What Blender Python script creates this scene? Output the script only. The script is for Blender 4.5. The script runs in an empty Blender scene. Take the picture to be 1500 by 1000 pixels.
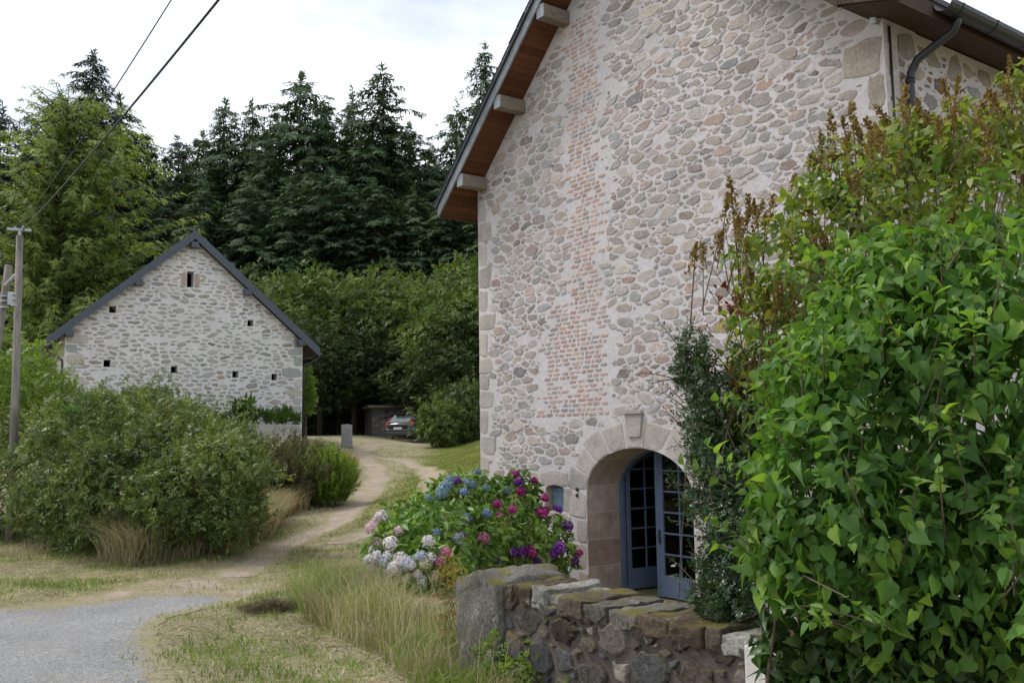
import bpy, bmesh, math, random
import numpy as np
from mathutils import Vector, Matrix, noise as mnoise

random.seed(7)
RNG = np.random.default_rng(11)
scene = bpy.context.scene
COL = scene.collection

# ------------------------------------------------------------------ camera maths (metres, eye at 1.65 m)
FPX = 1350.0
PITCH = math.atan(143 / FPX)
ROLL = 0.0139
EYE = np.array([0.0, 0.0, 1.65])
_cx, _sx = math.cos(math.pi / 2 + PITCH), math.sin(math.pi / 2 + PITCH)
_cz, _sz = math.cos(-ROLL), math.sin(-ROLL)
ROT = np.array([[1, 0, 0], [0, _cx, -_sx], [0, _sx, _cx]]) @ np.array([[_cz, -_sz, 0], [_sz, _cz, 0], [0, 0, 1]])

def ray(px, py):
    return ROT @ np.array([(px - 750) / FPX, -(py - 500) / FPX, -1.0])

def at(px, py, Y):
    d = ray(px, py)
    return EYE + d * (Y / d[1])

# house frame: s runs along the gable from its near right corner, n points out of the gable
U = np.array([-0.58420, 0.81161, 0.0])
N = np.array([-0.81161, -0.58420, 0.0])
C0 = np.array([4.584, 10.8, 0.0])
UP = np.array([0.0, 0.0, 1.0])

def H(s, n, z):
    return C0 + U * s + N * n + UP * z

# ------------------------------------------------------------------ terrain
def sm(x):
    x = np.clip(x, 0, 1)
    return x * x * (3 - 2 * x)

_PY = np.array([-60, 13, 16, 22, 30, 45, 52, 60, 80, 110, 160, 450.0])
_PZ = np.array([0, 0, .13, .43, .66, 1.35, 1.55, 1.75, 3.2, 6.5, 12, 40.0])

def ground_z(x, y):
    x = np.asarray(x, float)
    y = np.asarray(y, float)
    z = (np.interp(y - 1, _PY, _PZ) + np.interp(y, _PY, _PZ) + np.interp(y + 1, _PY, _PZ)) / 3
    z = z + 0.58 * sm((x + 3.6 - 0.02 * (y - 18)) / 3.0) * sm((y - 14) / 4) * sm((62 - y) / 14)
    z = z + 0.45 * sm((-x - 4.5) / 5) * sm((y - 24) / 9) * sm((70 - y) / 20)
    dx, dy = x - C0[0], y - C0[1]
    n = dx * N[0] + dy * N[1]
    s = dx * U[0] + dy * U[1]
    dip = sm((7.6 - s) / 1.9) * sm((5.95 - n) / 0.25) * sm((x + 0.044 * y - 0.02) / 0.9)
    z = z * (1 - dip) - 0.92 * dip
    z = z + 0.03 * np.sin(x * 1.3 + 0.7 * np.sin(y * .9)) * np.sin(y * 1.1 + 0.4) * (1 - dip)
    return z

def gz(x, y):
    return float(ground_z(x, y))

def on_ground(px, py, lift=0.0):
    d = ray(px, py)
    t = 3.0
    while t < 200:
        p = EYE + d * t
        if p[2] <= gz(p[0], p[1]):
            lo, hi = t - 0.1, t
            for _ in range(12):
                m = (lo + hi) / 2
                p = EYE + d * m
                if p[2] <= gz(p[0], p[1]): hi = m
                else: lo = m
            return np.array([p[0], p[1], gz(p[0], p[1]) + lift])
        t += 0.1
    raise ValueError((px, py))

# ------------------------------------------------------------------ scene-graph helpers
ORG = {}

def tag(o, label=None, cat=None, group=None, kind=None):
    if label: o['label'] = label
    if cat: o['category'] = cat
    if group: o['group'] = group
    if kind: o['kind'] = kind
    return o

def thing(name, loc, label, cat, group=None):
    o = bpy.data.objects.new(name, None)
    o.empty_display_size = 0.3
    o.location = [float(c) for c in loc]
    COL.objects.link(o)
    ORG[o] = np.array(loc, float)
    return tag(o, label, cat, group)

def build(name, V, F, mats, parent=None, midx=None, smooth=False, rnd=None, col=None, origin=None):
    V = np.asarray(V, float).reshape(-1, 3)
    if parent is not None:
        V = V - ORG[parent]
    elif origin is not None:
        V = V - np.asarray(origin, float)
    me = bpy.data.meshes.new(name)
    if isinstance(F, np.ndarray):
        nf, k = F.shape
        me.vertices.add(len(V)); me.vertices.foreach_set('co', V.astype(np.float32).ravel())
        me.loops.add(nf * k); me.loops.foreach_set('vertex_index', F.astype(np.int32).ravel())
        me.polygons.add(nf)
        me.polygons.foreach_set('loop_start', np.arange(0, nf * k, k, dtype=np.int32))
        me.polygons.foreach_set('loop_total', np.full(nf, k, np.int32))
        me.update(calc_edges=True)
    else:
        me.from_pydata(V.tolist(), [], [list(f) for f in F])
    if not isinstance(mats, (list, tuple)): mats = [mats]
    for m in mats: me.materials.append(m)
    if midx is not None: me.polygons.foreach_set('material_index', np.asarray(midx, np.int32))
    if smooth: me.polygons.foreach_set('use_smooth', np.ones(len(me.polygons), bool))
    if rnd is not None:
        a = me.attributes.new('rnd', 'FLOAT', 'POINT'); a.data.foreach_set('value', np.asarray(rnd, np.float32))
    if col is not None:
        a = me.attributes.new('tint', 'FLOAT_COLOR', 'POINT')
        c = np.ones((len(V), 4), np.float32); c[:, :3] = col
        a.data.foreach_set('color', c.ravel())
    me.update()
    o = bpy.data.objects.new(name, me)
    COL.objects.link(o)
    if parent is not None:
        o.parent = parent
        ORG[o] = ORG[parent].copy()
    else:
        ORG[o] = np.zeros(3) if origin is None else np.asarray(origin, float)
        if origin is not None: o.location = [float(c) for c in origin]
    return o

class MB:
    """collects simple solids into one mesh"""
    def __init__(s): s.V, s.F, s.M, s.m = [], [], [], 0
    def add(s, V, F):
        b = len(s.V)
        s.V += [np.asarray(v, float) for v in V]
        s.F += [[i + b for i in f] for f in F]
        s.M += [s.m] * len(F)
        return s
    def frame(s, o, ax, ay, az, x0, x1, y0, y1, z0, z1):
        P = [o + ax * x + ay * y + az * z for z in (z0, z1) for (x, y) in ((x0, y0), (x1, y0), (x1, y1), (x0, y1))]
        s.add(P, [(0, 3, 2, 1), (4, 5, 6, 7), (0, 1, 5, 4), (1, 2, 6, 5), (2, 3, 7, 6), (3, 0, 4, 7)])
        return s
    def box(s, x0, x1, y0, y1, z0, z1):
        return s.frame(np.zeros(3), np.array([1., 0, 0]), np.array([0, 1., 0]), UP, x0, x1, y0, y1, z0, z1)
    def hbox(s, s0, s1, n0, n1, z0, z1):
        return s.frame(C0, U, N, UP, s0, s1, n0, n1, z0, z1)
    def prism(s, poly, d):
        """poly: list of 3d points (planar), extruded by vector d"""
        k = len(poly)
        d = np.asarray(d, float)
        P = [np.asarray(p, float) for p in poly] + [np.asarray(p, float) + d for p in poly]
        F = [list(range(k))[::-1], list(range(k, 2 * k))] + [(i, (i + 1) % k, k + (i + 1) % k, k + i) for i in range(k)]
        return s.add(P, F)
    def tube(s, pts, r, k=8, cap=True):
        pts = [np.asarray(p, float) for p in pts]
        if np.isscalar(r): r = [r] * len(pts)
        V, F = [], []
        ref = None
        for i, p in enumerate(pts):
            t = pts[min(i + 1, len(pts) - 1)] - pts[max(i - 1, 0)]
            t = t / (np.linalg.norm(t) + 1e-9)
            if ref is None:
                ref = np.array([0, 0, 1.]) if abs(t[2]) < .9 else np.array([1., 0, 0])
            a = np.cross(t, ref); a /= np.linalg.norm(a) + 1e-9
            b = np.cross(a, t)
            ref = b
            for j in range(k):
                w = 2 * math.pi * j / k
                V.append(p + (a * math.cos(w) + b * math.sin(w)) * r[i])
        for i in range(len(pts) - 1):
            for j in range(k):
                F.append((i * k + j, i * k + (j + 1) % k, (i + 1) * k + (j + 1) % k, (i + 1) * k + j))
        if cap:
            F.append(list(range(k))[::-1]); F.append([(len(pts) - 1) * k + j for j in range(k)])
        return s.add(V, F)
    def lathe(s, o, axis, prof, k=16):
        """prof: list of (distance along axis, radius)"""
        axis = np.asarray(axis, float) / np.linalg.norm(axis)
        return s.tube([np.asarray(o) + axis * a for a, _ in prof], [r for _, r in prof], k)
    def build(s, name, mats, parent=None, **kw):
        return build(name, np.array(s.V), s.F, mats, parent, midx=s.M, **kw)

def bevel(o, w, seg=2):
    m = o.modifiers.new('bevel', 'BEVEL'); m.width = w; m.segments = seg; m.limit_method = 'ANGLE'; m.angle_limit = math.radians(35)
    return o

# ------------------------------------------------------------------ materials
class NT:
    def __init__(s, name):
        s.m = bpy.data.materials.new(name); s.m.use_nodes = True
        s.t = s.m.node_tree; s.t.nodes.clear()
        s.out = s.n('ShaderNodeOutputMaterial')
    def n(s, typ, **kw):
        d = s.t.nodes.new(typ)
        for k, v in kw.items():
            if k.startswith('i_'):
                key = k[2:].replace('_', ' ')
                d.inputs[key].default_value = v
            else: setattr(d, k, v)
        return d
    def l(s, a, b): s.t.links.new(a, b)
    def noise(s, scale, detail=4, rough=.6, vec=None, dist=0.0, out='Fac'):
        d = s.n('ShaderNodeTexNoise'); d.inputs['Scale'].default_value = scale; d.inputs['Detail'].default_value = detail
        d.inputs['Roughness'].default_value = rough; d.inputs['Distortion'].default_value = dist
        if vec is not None: s.l(vec, d.inputs['Vector'])
        return d.outputs[out]
    def ramp(s, fac, stops, interp='LINEAR'):
        d = s.n('ShaderNodeValToRGB'); r = d.color_ramp; r.interpolation = interp
        while len(r.elements) < len(stops): r.elements.new(.5)
        for e, (p, c) in zip(r.elements, stops):
            e.position = p
            e.color = (c[0], c[1], c[2], 1) if not np.isscalar(c) else (c, c, c, 1)
        s.l(fac, d.inputs['Fac'])
        return d.outputs['Color']
    def mix(s, a, b, fac, typ='MIX'):
        d = s.n('ShaderNodeMix', data_type='RGBA', blend_type=typ)
        for sock, v in ((d.inputs['A'], a), (d.inputs['B'], b), (d.inputs['Factor'], fac)):
            if hasattr(v, 'links'): s.l(v, sock)
            elif np.isscalar(v): sock.default_value = v
            else: sock.default_value = (v[0], v[1], v[2], 1)
        return d.outputs['Result']
    def math(s, op, a, b=None):
        d = s.n('ShaderNodeMath', operation=op)
        for i, v in enumerate((a, b)):
            if v is None: continue
            if hasattr(v, 'links'): s.l(v, d.inputs[i])
            else: d.inputs[i].default_value = v
        return d.outputs[0]
    def coord(s, which='Object'):
        return s.n('ShaderNodeTexCoord').outputs[which]
    def pos(s):
        return s.n('ShaderNodeNewGeometry').outputs['Position']
    def attr(s, name, out='Fac'):
        return s.n('ShaderNodeAttribute', attribute_name=name).outputs[out]
    def bump(s, h, strength=.3, dist=.02):
        d = s.n('ShaderNodeBump'); d.inputs['Strength'].default_value = strength; d.inputs['Distance'].default_value = dist
        s.l(h, d.inputs['Height'])
        return d.outputs['Normal']
    def bsdf(s, color, rough=.7, normal=None, spec=.5, metal=0.0, **kw):
        d = s.n('ShaderNodeBsdfPrincipled')
        if hasattr(color, 'links'): s.l(color, d.inputs['Base Color'])
        else: d.inputs['Base Color'].default_value = (*color, 1)
        if hasattr(rough, 'links'): s.l(rough, d.inputs['Roughness'])
        else: d.inputs['Roughness'].default_value = rough
        d.inputs['Specular IOR Level'].default_value = spec
        d.inputs['Metallic'].default_value = metal
        for k, v in kw.items(): d.inputs[k.replace('_', ' ')].default_value = v
        if normal is not None: s.l(normal, d.inputs['Normal'])
        return d
    def done(s, sh):
        s.l(sh.outputs[0] if hasattr(sh, 'outputs') else sh, s.out.inputs['Surface'])
        return s.m

def leaf_mat(name, c0, c1, c2, trans=.3, rough=.5, spec=.35, tmul=(1.5, 1.6, .6)):
    t = NT(name)
    r = t.attr('rnd')
    c = t.ramp(r, [(0, c0), (.5, c1), (1, c2)])
    nz = t.noise(1.2, 2, .5, t.pos())
    c = t.mix(c, t.ramp(nz, [(.3, .72), (.7, 1.28)]), 1.0, 'MULTIPLY')
    b = t.bsdf(c, rough, spec=spec)
    tr = t.n('ShaderNodeBsdfTranslucent')
    t.l(t.mix(c, tmul, 1.0, 'MULTIPLY'), tr.inputs['Color'])
    ms = t.n('ShaderNodeMixShader'); ms.inputs[0].default_value = trans
    t.l(b.outputs[0], ms.inputs[1]); t.l(tr.outputs[0], ms.inputs[2])
    return t.done(ms)

def paint_mat(name, c, rough=.5, var=.15, scale=6, bump=.1, spec=.5, metal=0.0, stretch=None):
    t = NT(name)
    p = t.pos()
    if stretch is not None:
        mp = t.n('ShaderNodeMapping'); mp.inputs['Scale'].default_value = stretch; t.l(p, mp.inputs['Vector']); p = mp.outputs[0]
    a = t.noise(scale, 6, .65, p)
    col = t.mix(c, t.ramp(a, [(.25, 1 - var), (.75, 1 + var)]), 1.0, 'MULTIPLY')
    b = t.noise(scale * 6, 4, .7, p)
    return t.done(t.bsdf(col, rough, t.bump(b, bump, .01), spec, metal))

def tint_mat(name, moss=0.0, bump=.5, var=.35, lime=None):
    """stonework: each stone's own colour is stored on the mesh; grain, speckle and lichen are added here"""
    t = NT(name)
    p = t.pos()
    base = t.attr('tint', 'Color')
    big = t.noise(3.2, 5, .6, p)
    grain = t.noise(38, 5, .75, p)
    spk = t.noise(140, 2, .6, p)
    c = t.mix(base, t.ramp(big, [(.28, 1 - var * .55), (.72, 1 + var * .5)]), 1.0, 'MULTIPLY')
    c = t.mix(c, t.ramp(grain, [(.3, 1 - var), (.7, 1 + var * .8)]), 1.0, 'MULTIPLY')
    c = t.mix(c, t.ramp(spk, [(.35, .82), (.62, 1.12)]), .7, 'MULTIPLY')
    if lime:                                                # lime mortar smeared over the stone faces
        f = t.ramp(t.noise(11, 7, .75, p), [(.54, 0.0), (.68, .7)])
        c = t.mix(c, lime, f)
    if moss:
        nrm = t.n('ShaderNodeNewGeometry').outputs['Normal']
        sx = t.n('ShaderNodeSeparateXYZ'); t.l(nrm, sx.inputs[0])
        m1 = t.noise(5.5, 6, .7, p)
        f = t.math('MULTIPLY', t.ramp(m1, [(.48, 0.0), (.6, 1.0)]), t.ramp(sx.outputs['Z'], [(.35, 0.02), (.75, moss)]))
        c = t.mix(c, t.mix((.10, .085, .02), (.17, .15, .03), t.noise(30, 3, .6, p)), f)
        lic = t.ramp(t.noise(9, 6, .75, p), [(.6, 0.0), (.68, .6)])
        c = t.mix(c, (.42, .41, .36), lic)
    h = t.math('ADD', t.math('MULTIPLY', grain, .6), t.math('MULTIPLY', big, .8))
    return t.done(t.bsdf(c, .92, t.bump(h, bump, .025), .2))

def mortar_mat(name, c, dirt=.2):
    t = NT(name)
    p = t.pos()
    a = t.noise(.8, 5, .65, p)
    b = t.noise(14, 6, .7, p)
    d = t.noise(70, 3, .7, p)
    col = t.mix(c, t.ramp(a, [(.3, 1 - dirt), (.7, 1.06)]), 1.0, 'MULTIPLY')
    col = t.mix(col, t.ramp(b, [(.3, .86), (.65, 1.08)]), 1.0, 'MULTIPLY')
    col = t.mix(col, t.ramp(d, [(.3, .9), (.6, 1.05)]), 1.0, 'MULTIPLY')
    h = t.math('ADD', b, t.math('MULTIPLY', d, .4))
    return t.done(t.bsdf(col, .95, t.bump(h, .55, .02), .15))
# ------------------------------------------------------------------ masonry: every stone is a raised polygon in the wall's own mesh
def clip_half(poly, a, b, c):
    out = []
    for i in range(len(poly)):
        p, q = poly[i], poly[(i + 1) % len(poly)]
        fp, fq = a * p[0] + b * p[1] - c, a * q[0] + b * q[1] - c
        if fp <= 0: out.append(p)
        if fp * fq < 0:
            w = fp / (fp - fq)
            out.append((p[0] + (q[0] - p[0]) * w, p[1] + (q[1] - p[1]) * w))
    return out

def chaikin(poly, k=.25):
    out = []
    for i in range(len(poly)):
        p, q = poly[i], poly[(i + 1) % len(poly)]
        out.append((p[0] + (q[0] - p[0]) * k, p[1] + (q[1] - p[1]) * k))
        out.append((p[0] + (q[0] - p[0]) * (1 - k), p[1] + (q[1] - p[1]) * (1 - k)))
    return out

def inside_poly(x, y, poly):
    c = False
    for i in range(len(poly)):
        x1, y1 = poly[i]; x2, y2 = poly[i - 1]
        if (y1 > y) != (y2 > y) and x < (x2 - x1) * (y - y1) / (y2 - y1 + 1e-12) + x1: c = not c
    return c

def rubble(x0, x1, y0, y1, sizes, aspect, test, rng, gap=(.010, .028), tries=9000, coursed=.0, first=1.0, vary=.45):
    """irregular stones packed in a rectangle: dart-thrown seeds of many sizes, power cells, shrunk and rounded"""
    W, Hh = (x1 - x0) / aspect, y1 - y0
    cell = max(sizes) * 1.05
    grid = {}
    P = []
    def near(x, y):
        i, j = int(x / cell), int(y / cell)
        for a in (i - 2, i - 1, i, i + 1, i + 2):
            for b in (j - 2, j - 1, j, j + 1, j + 2):
                for q in grid.get((a, b), ()): yield q
    for r in sizes:
        for _ in range(int(tries * (first if r > .09 else 1))):
            x, y = rng.random() * W, rng.random() * Hh
            if coursed and rng.random() < coursed:
                y = (round(y / .16) + rng.normal() * .12) * .16
            if not test(x0 + x * aspect, y0 + y): continue
            ok = True
            for k in near(x, y):
                qx, qy, qr = P[k]
                if (qx - x) ** 2 + (qy - y) ** 2 < (qr + r) ** 2 * .82: ok = False; break
            if ok:
                P.append((x, y, r)); grid.setdefault((int(x / cell), int(y / cell)), []).append(len(P) - 1)
    out = []
    for k, (x, y, r) in enumerate(P):
        R = r * 2.1
        poly = [(x - R, y - R), (x + R, y - R), (x + R, y + R), (x - R, y + R)]
        for m in near(x, y):
            if m == k: continue
            qx, qy, qr = P[m]
            dx, dy = qx - x, qy - y
            poly = clip_half(poly, dx, dy, dx * x + dy * y + .5 * (dx * dx + dy * dy + r * r - qr * qr))
            if len(poly) < 3: break
        if len(poly) < 3: continue
        poly = [(x0 + px * aspect, y0 + py) for px, py in poly]
        for (a_, b_, c_) in ((-1, 0, -x0), (1, 0, x1), (0, -1, -y0), (0, 1, y1)):
            poly = clip_half(poly, a_, b_, c_)
        if len(poly) < 3: continue
        cx = sum(p[0] for p in poly) / len(poly); cy = sum(p[1] for p in poly) / len(poly)
        g = rng.uniform(*gap)
        rad = [math.hypot(p[0] - cx, p[1] - cy) for p in poly]
        poly = [(cx + (p[0] - cx) * max(.25, 1 - g * 1.25 / (d + 1e-6)), cy + (p[1] - cy) * max(.25, 1 - g * 1.25 / (d + 1e-6))) for p, d in zip(poly, rad)]
        if vary:                                             # flat slivers, tilted blocks, knobbly ones
            sy = 1 - vary * rng.random() ** 1.5; sx = 1 - .35 * vary * rng.random()
            th = rng.normal() * .13
            poly = [(cx + (p[0] - cx) * sx, cy + (p[1] - cy) * sy) for p in poly]
            ct, st_ = math.cos(th), math.sin(th)
            poly = [(cx + (p[0] - cx) * ct - (p[1] - cy) * st_, cy + (p[0] - cx) * st_ + (p[1] - cy) * ct) for p in poly]
        poly = chaikin(poly, rng.uniform(.07, .20))
        poly = [(p[0] + rng.normal() * .125 * r, p[1] + rng.normal() * .10 * r) for p in poly]
        poly = chaikin(poly, .22)
        if len(poly) < 14: poly = [q for i in range(len(poly)) for q in (poly[i], ((poly[i][0] + poly[(i + 1) % len(poly)][0]) / 2 + rng.normal() * .04 * r, (poly[i][1] + poly[(i + 1) % len(poly)][1]) / 2 + rng.normal() * .04 * r))]
        out.append((poly, r))
    return out

class Stones:
    def __init__(s): s.V, s.F, s.C = [], [], []
    def add(s, poly, place, col, h=.012, rng=None, inset=.8, rough=.004, sink=.006, tilt=.03, soft=2):
        """place(x, y, h) -> 3d point; the face is smoothed inwards and roughened by coherent noise"""
        cx = sum(p[0] for p in poly) / len(poly); cy = sum(p[1] for p in poly) / len(poly)
        b = len(s.V); k = len(poly)
        tx, ty = rng.normal() * tilt, rng.normal() * tilt
        o1, o2 = rng.uniform(0, 90), rng.uniform(0, 90)
        R = max(math.hypot(p[0] - cx, p[1] - cy) for p in poly)
        fr = min(14, 1.6 / (R + .02))
        def hz(x, y, a): return a + rough * 2.6 * mnoise.noise(Vector((x * fr + o1, y * fr + o2, o1))) + (x - cx) * tx + (y - cy) * ty
        ring = poly
        rings = [(poly, 1.0, None), (poly, .95, h * .5)]
        sm_ = poly
        for _ in range(soft): sm_ = [((sm_[i - 1][0] + 2 * sm_[i][0] + sm_[(i + 1) % k][0]) / 4, (sm_[i - 1][1] + 2 * sm_[i][1] + sm_[(i + 1) % k][1]) / 4) for i in range(k)]
        rings += [(sm_, inset, h), (sm_, inset * .5, h * 1.06)]
        for pl, sc, hh in rings:
            for p in pl:
                x, y = cx + (p[0] - cx) * sc, cy + (p[1] - cy) * sc
                s.V.append(place(x, y, -sink if hh is None else hz(x, y, hh)))
        s.V.append(place(cx, cy, hz(cx, cy, h * 1.06)))
        for r in (0, 1, 2):
            for i in range(k):
                j = (i + 1) % k
                s.F.append((b + r * k + i, b + r * k + j, b + (r + 1) * k + j, b + (r + 1) * k + i))
        for i in range(k): s.F.append((b + 3 * k + i, b + 3 * k + (i + 1) % k, b + 4 * k))
        s.C += [col] * (4 * k + 1)

def pick(rng, pal, jit=.12):
    w = np.array([p[0] for p in pal], float); w /= w.sum()
    c = np.array(pal[rng.choice(len(pal), p=w)][1])
    return np.clip(c * (1 + rng.normal() * jit) * (1 + rng.normal(size=3) * .009), .02, .9)

def rect_poly(x0, x1, y0, y1, rng, j=.012, n=3):
    P = []
    for (a, b, c, d) in ((x0, y0, x1, y0), (x1, y0, x1, y1), (x1, y1, x0, y1), (x0, y1, x0, y0)):
        for i in range(n):
            w = (i + (.25 if i == 0 else 0)) / n
            P.append((a + (c - a) * w + rng.normal() * j * .5, b + (d - b) * w + rng.normal() * j * .5))
    return P

def merge_build(name, parts, mats, parent=None, smooth=False):
    """parts: list of (V, F, material index, colour per vertex)"""
    V, F, M, Cc = [], [], [], []
    for v, f, m, c in parts:
        b = len(V)
        V += list(v); F += [[i + b for i in q] for q in f]; M += [m] * len(f)
        Cc += [c] * len(v) if np.ndim(c) == 1 else list(c)
    return build(name, np.array(V), F, mats, parent, midx=M, col=np.array(Cc), smooth=smooth)

M_HOUSE_MORTAR = mortar_mat('house_lime_mortar', (.615, .572, .582), .15)
M_HOUSE_STONE = tint_mat('house_stone', bump=.7, var=.30, lime=(.55, .51, .51))
M_BARN_MORTAR = mortar_mat('barn_lime_mortar', (.68, .66, .66), .10)
M_BARN_STONE = tint_mat('barn_stone', bump=.5, var=.25)
M_LOW_MORTAR = mortar_mat('old_grey_mortar', (.135, .112, .105), .3)
M_LOW_STONE = tint_mat('weathered_granite', moss=.95, bump=1.0, var=.55)

def timber_mat(name, c, axis_scale, rough=.8, var=.35):
    t = NT(name)
    mp = t.n('ShaderNodeMapping'); mp.inputs['Scale'].default_value = axis_scale
    t.l(t.pos(), mp.inputs['Vector'])
    a = t.noise(5, 6, .7, mp.outputs[0]); b = t.noise(1.1, 3, .5, t.pos())
    col = t.mix(c, t.ramp(a, [(.3, 1 - var), (.7, 1 + var)]), 1.0, 'MULTIPLY')
    col = t.mix(col, t.ramp(b, [(.3, .8), (.7, 1.2)]), 1.0, 'MULTIPLY')
    return t.done(t.bsdf(col, rough, t.bump(a, .4, .01), .25))

def planks_mat(name, c, dirv, pitch, rough=.65):
    """boards: dark joints every `pitch` metres measured along dirv"""
    t = NT(name)
    dp = t.n('ShaderNodeVectorMath', operation='DOT_PRODUCT'); dp.inputs[1].default_value = tuple(dirv)
    t.l(t.pos(), dp.inputs[0])
    q = t.math('DIVIDE', dp.outputs['Value'], pitch)
    fr = t.math('FRACT', q)
    idx = t.math('FLOOR', q)
    wn = t.n('ShaderNodeTexWhiteNoise', noise_dimensions='1D'); t.l(idx, wn.inputs['W'])
    col = t.mix(c, t.ramp(wn.outputs['Value'], [(0, .72), (1, 1.25)]), 1.0, 'MULTIPLY')
    col = t.mix(col, t.ramp(t.noise(9, 5, .7, t.pos()), [(.3, .8), (.7, 1.2)]), 1.0, 'MULTIPLY')
    joint = t.ramp(fr, [(0, 0.0), (.05, 1.0), (.95, 1.0), (1, 0.0)])
    col = t.mix((.02, .01, .006), col, joint)
    return t.done(t.bsdf(col, rough, t.bump(joint, .3, .01), .25))

M_SOFFIT = planks_mat('stained_soffit_boards', (.115, .044, .019), -U * .742 + UP * .67, .13)
M_SOFFIT_R = planks_mat('shade_darkened_soffit_boards', (.06, .032, .02), U, .16)  # eave shadow put into a darker board colour
M_BARGE = timber_mat('weathered_blue_grey_board', (.27, .29, .32), (1, 1, 1))
M_PURLIN = timber_mat('weathered_grey_oak', (.23, .19, .155), (1.2, 1.2, 7))
M_SLATE = paint_mat('dark_slate', (.045, .05, .062), .55, .35, 9, .3)
M_PIPE = paint_mat('black_zinc_pipe', (.018, .018, .022), .38, .3, 12, .05, .5)
M_BLUE = paint_mat('faded_blue_paint', (.125, .17, .265), .6, .22, 14, .15, .35)
M_BLUE_L = paint_mat('pale_blue_shutter_paint', (.20, .30, .40), .65, .25, 10, .15, .3)
M_DARKROOM = paint_mat('shade_darkened_interior', (.035, .032, .03), .9)  # gloom of the unlit room put into a near-black colour
M_IRON = paint_mat('black_iron', (.02, .02, .02), .5, .3)
M_WHITEPL = paint_mat('pale_plastic', (.55, .62, .68), .4, .08)

def glass_mat(name, tint=(.04, .05, .055)):
    t = NT(name)
    g = t.n('ShaderNodeBsdfGlossy'); g.inputs['Roughness'].default_value = .04; g.inputs['Color'].default_value = (.9, .93, .95, 1)
    tr = t.n('ShaderNodeBsdfTransparent'); tr.inputs['Color'].default_value = (.75, .8, .8, 1)
    fr = t.n('ShaderNodeFresnel'); fr.inputs['IOR'].default_value = 1.45
    ms = t.n('ShaderNodeMixShader'); t.l(fr.outputs[0], ms.inputs[0]); t.l(tr.outputs[0], ms.inputs[1]); t.l(g.outputs[0], ms.inputs[2])
    return t.done(ms)
M_GLASS = glass_mat('window_glass')

# ================================================================== THE HOUSE
HW, SEAVE, EZ, RISE = 8.95, 4.475, 6.58, .9025
ARC_S, ARC_A, ARC_Z, ARC_B = 4.59, 1.19, .78, .71       # arch: centre, half width, springing height, rise
FLOOR = -.95
WIN = (6.39, 6.89, .40, .80)
REVEAL = .72

def soffit_z(s):
    return 6.86 + RISE * (8.65 - s) if s >= SEAVE else 6.86 + RISE * (8.65 - (2 * SEAVE - s))

def arch_z(s, grow=0.0):
    q = 1 - ((s - ARC_S) / (ARC_A + grow)) ** 2
    return ARC_Z + (ARC_B + grow) * math.sqrt(max(0, q))

house = thing('stone_house', H(4.5, -3, -.95), 'large stone house with brick streaks in its gable, arched blue glazed door and timber eaves', 'house')

def in_arch(s, z, grow=0.0):
    return abs(s - ARC_S) < ARC_A + grow and z < (arch_z(s, grow) if grow == 0 else ARC_Z + (ARC_B + grow) * math.sqrt(max(0, 1 - ((s - ARC_S) / (ARC_A + grow)) ** 2)))

def win_top(s):
    w = (s - (WIN[0] + WIN[1]) / 2) / ((WIN[1] - WIN[0]) / 2)
    return WIN[3] + .06 * (1 - w * w)

rs = np.random.default_rng(5)
stones = Stones()
PAL_DRESS = [(4, (.47, .415, .375)), (3, (.45, .40, .375)), (2, (.50, .45, .415)), (1, (.42, .375, .35))]
PAL_RUB = [(4, (.37, .315, .275)), (4, (.345, .31, .285)), (2, (.315, .31, .31)), (3.5, (.41, .345, .30)), (2.5, (.40, .30, .255)), (1.6, (.235, .19, .17)), (1.6, (.44, .385, .33)), (1.0, (.37, .235, .19)), (.9, (.23, .22, .22))]
PAL_BRICK = [(5, (.50, .265, .19)), (4, (.52, .33, .245)), (3, (.45, .25, .20)), (2, (.50, .37, .30)), (1.3, (.30, .27, .27)), (.9, (.24, .26, .29)), (1, (.42, .34, .27))]
hp = lambda s, z, h: H(s, h, z)
dressed = []          # polygons kept clear of rubble

def dress(poly, h=.010, pal=PAL_DRESS, jit=.07, inset=.93):
    dressed.append(poly)
    stones.add(poly, hp, pick(rs, pal, jit), h, rs, inset, .002)

# quoins of the far (left) corner and the near (right) corner
z = -.3; k = 0
while z < 6.35:
    hh = rs.uniform(.30, .52); w = rs.uniform(.26, .34) if k % 2 else rs.uniform(.42, .58)
    dress(rect_poly(HW - w, HW - .008, z + .012, min(z + hh, 6.4) - .012, rs)); z += hh; k += 1
for (a, b, c, d) in ((.02, .60, 6.06, 6.52), (.015, .24, 5.60, 6.02), (.02, .66, 5.05, 5.56), (.02, .30, 4.6, 5.02), (.02, .62, 4.15, 4.56)):
    dress(rect_poly(a, b, c, d, rs, .025), pal=[(1, (.40, .335, .285)), (1, (.43, .37, .33))])
z = -.9; k = 0
while z < 4.0:
    hh = rs.uniform(.3, .5); w = rs.uniform(.26, .34) if k % 2 else rs.uniform(.42, .6)
    dress(rect_poly(.015, w, z + .012, z + hh - .012, rs)); z += hh; k += 1
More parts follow.
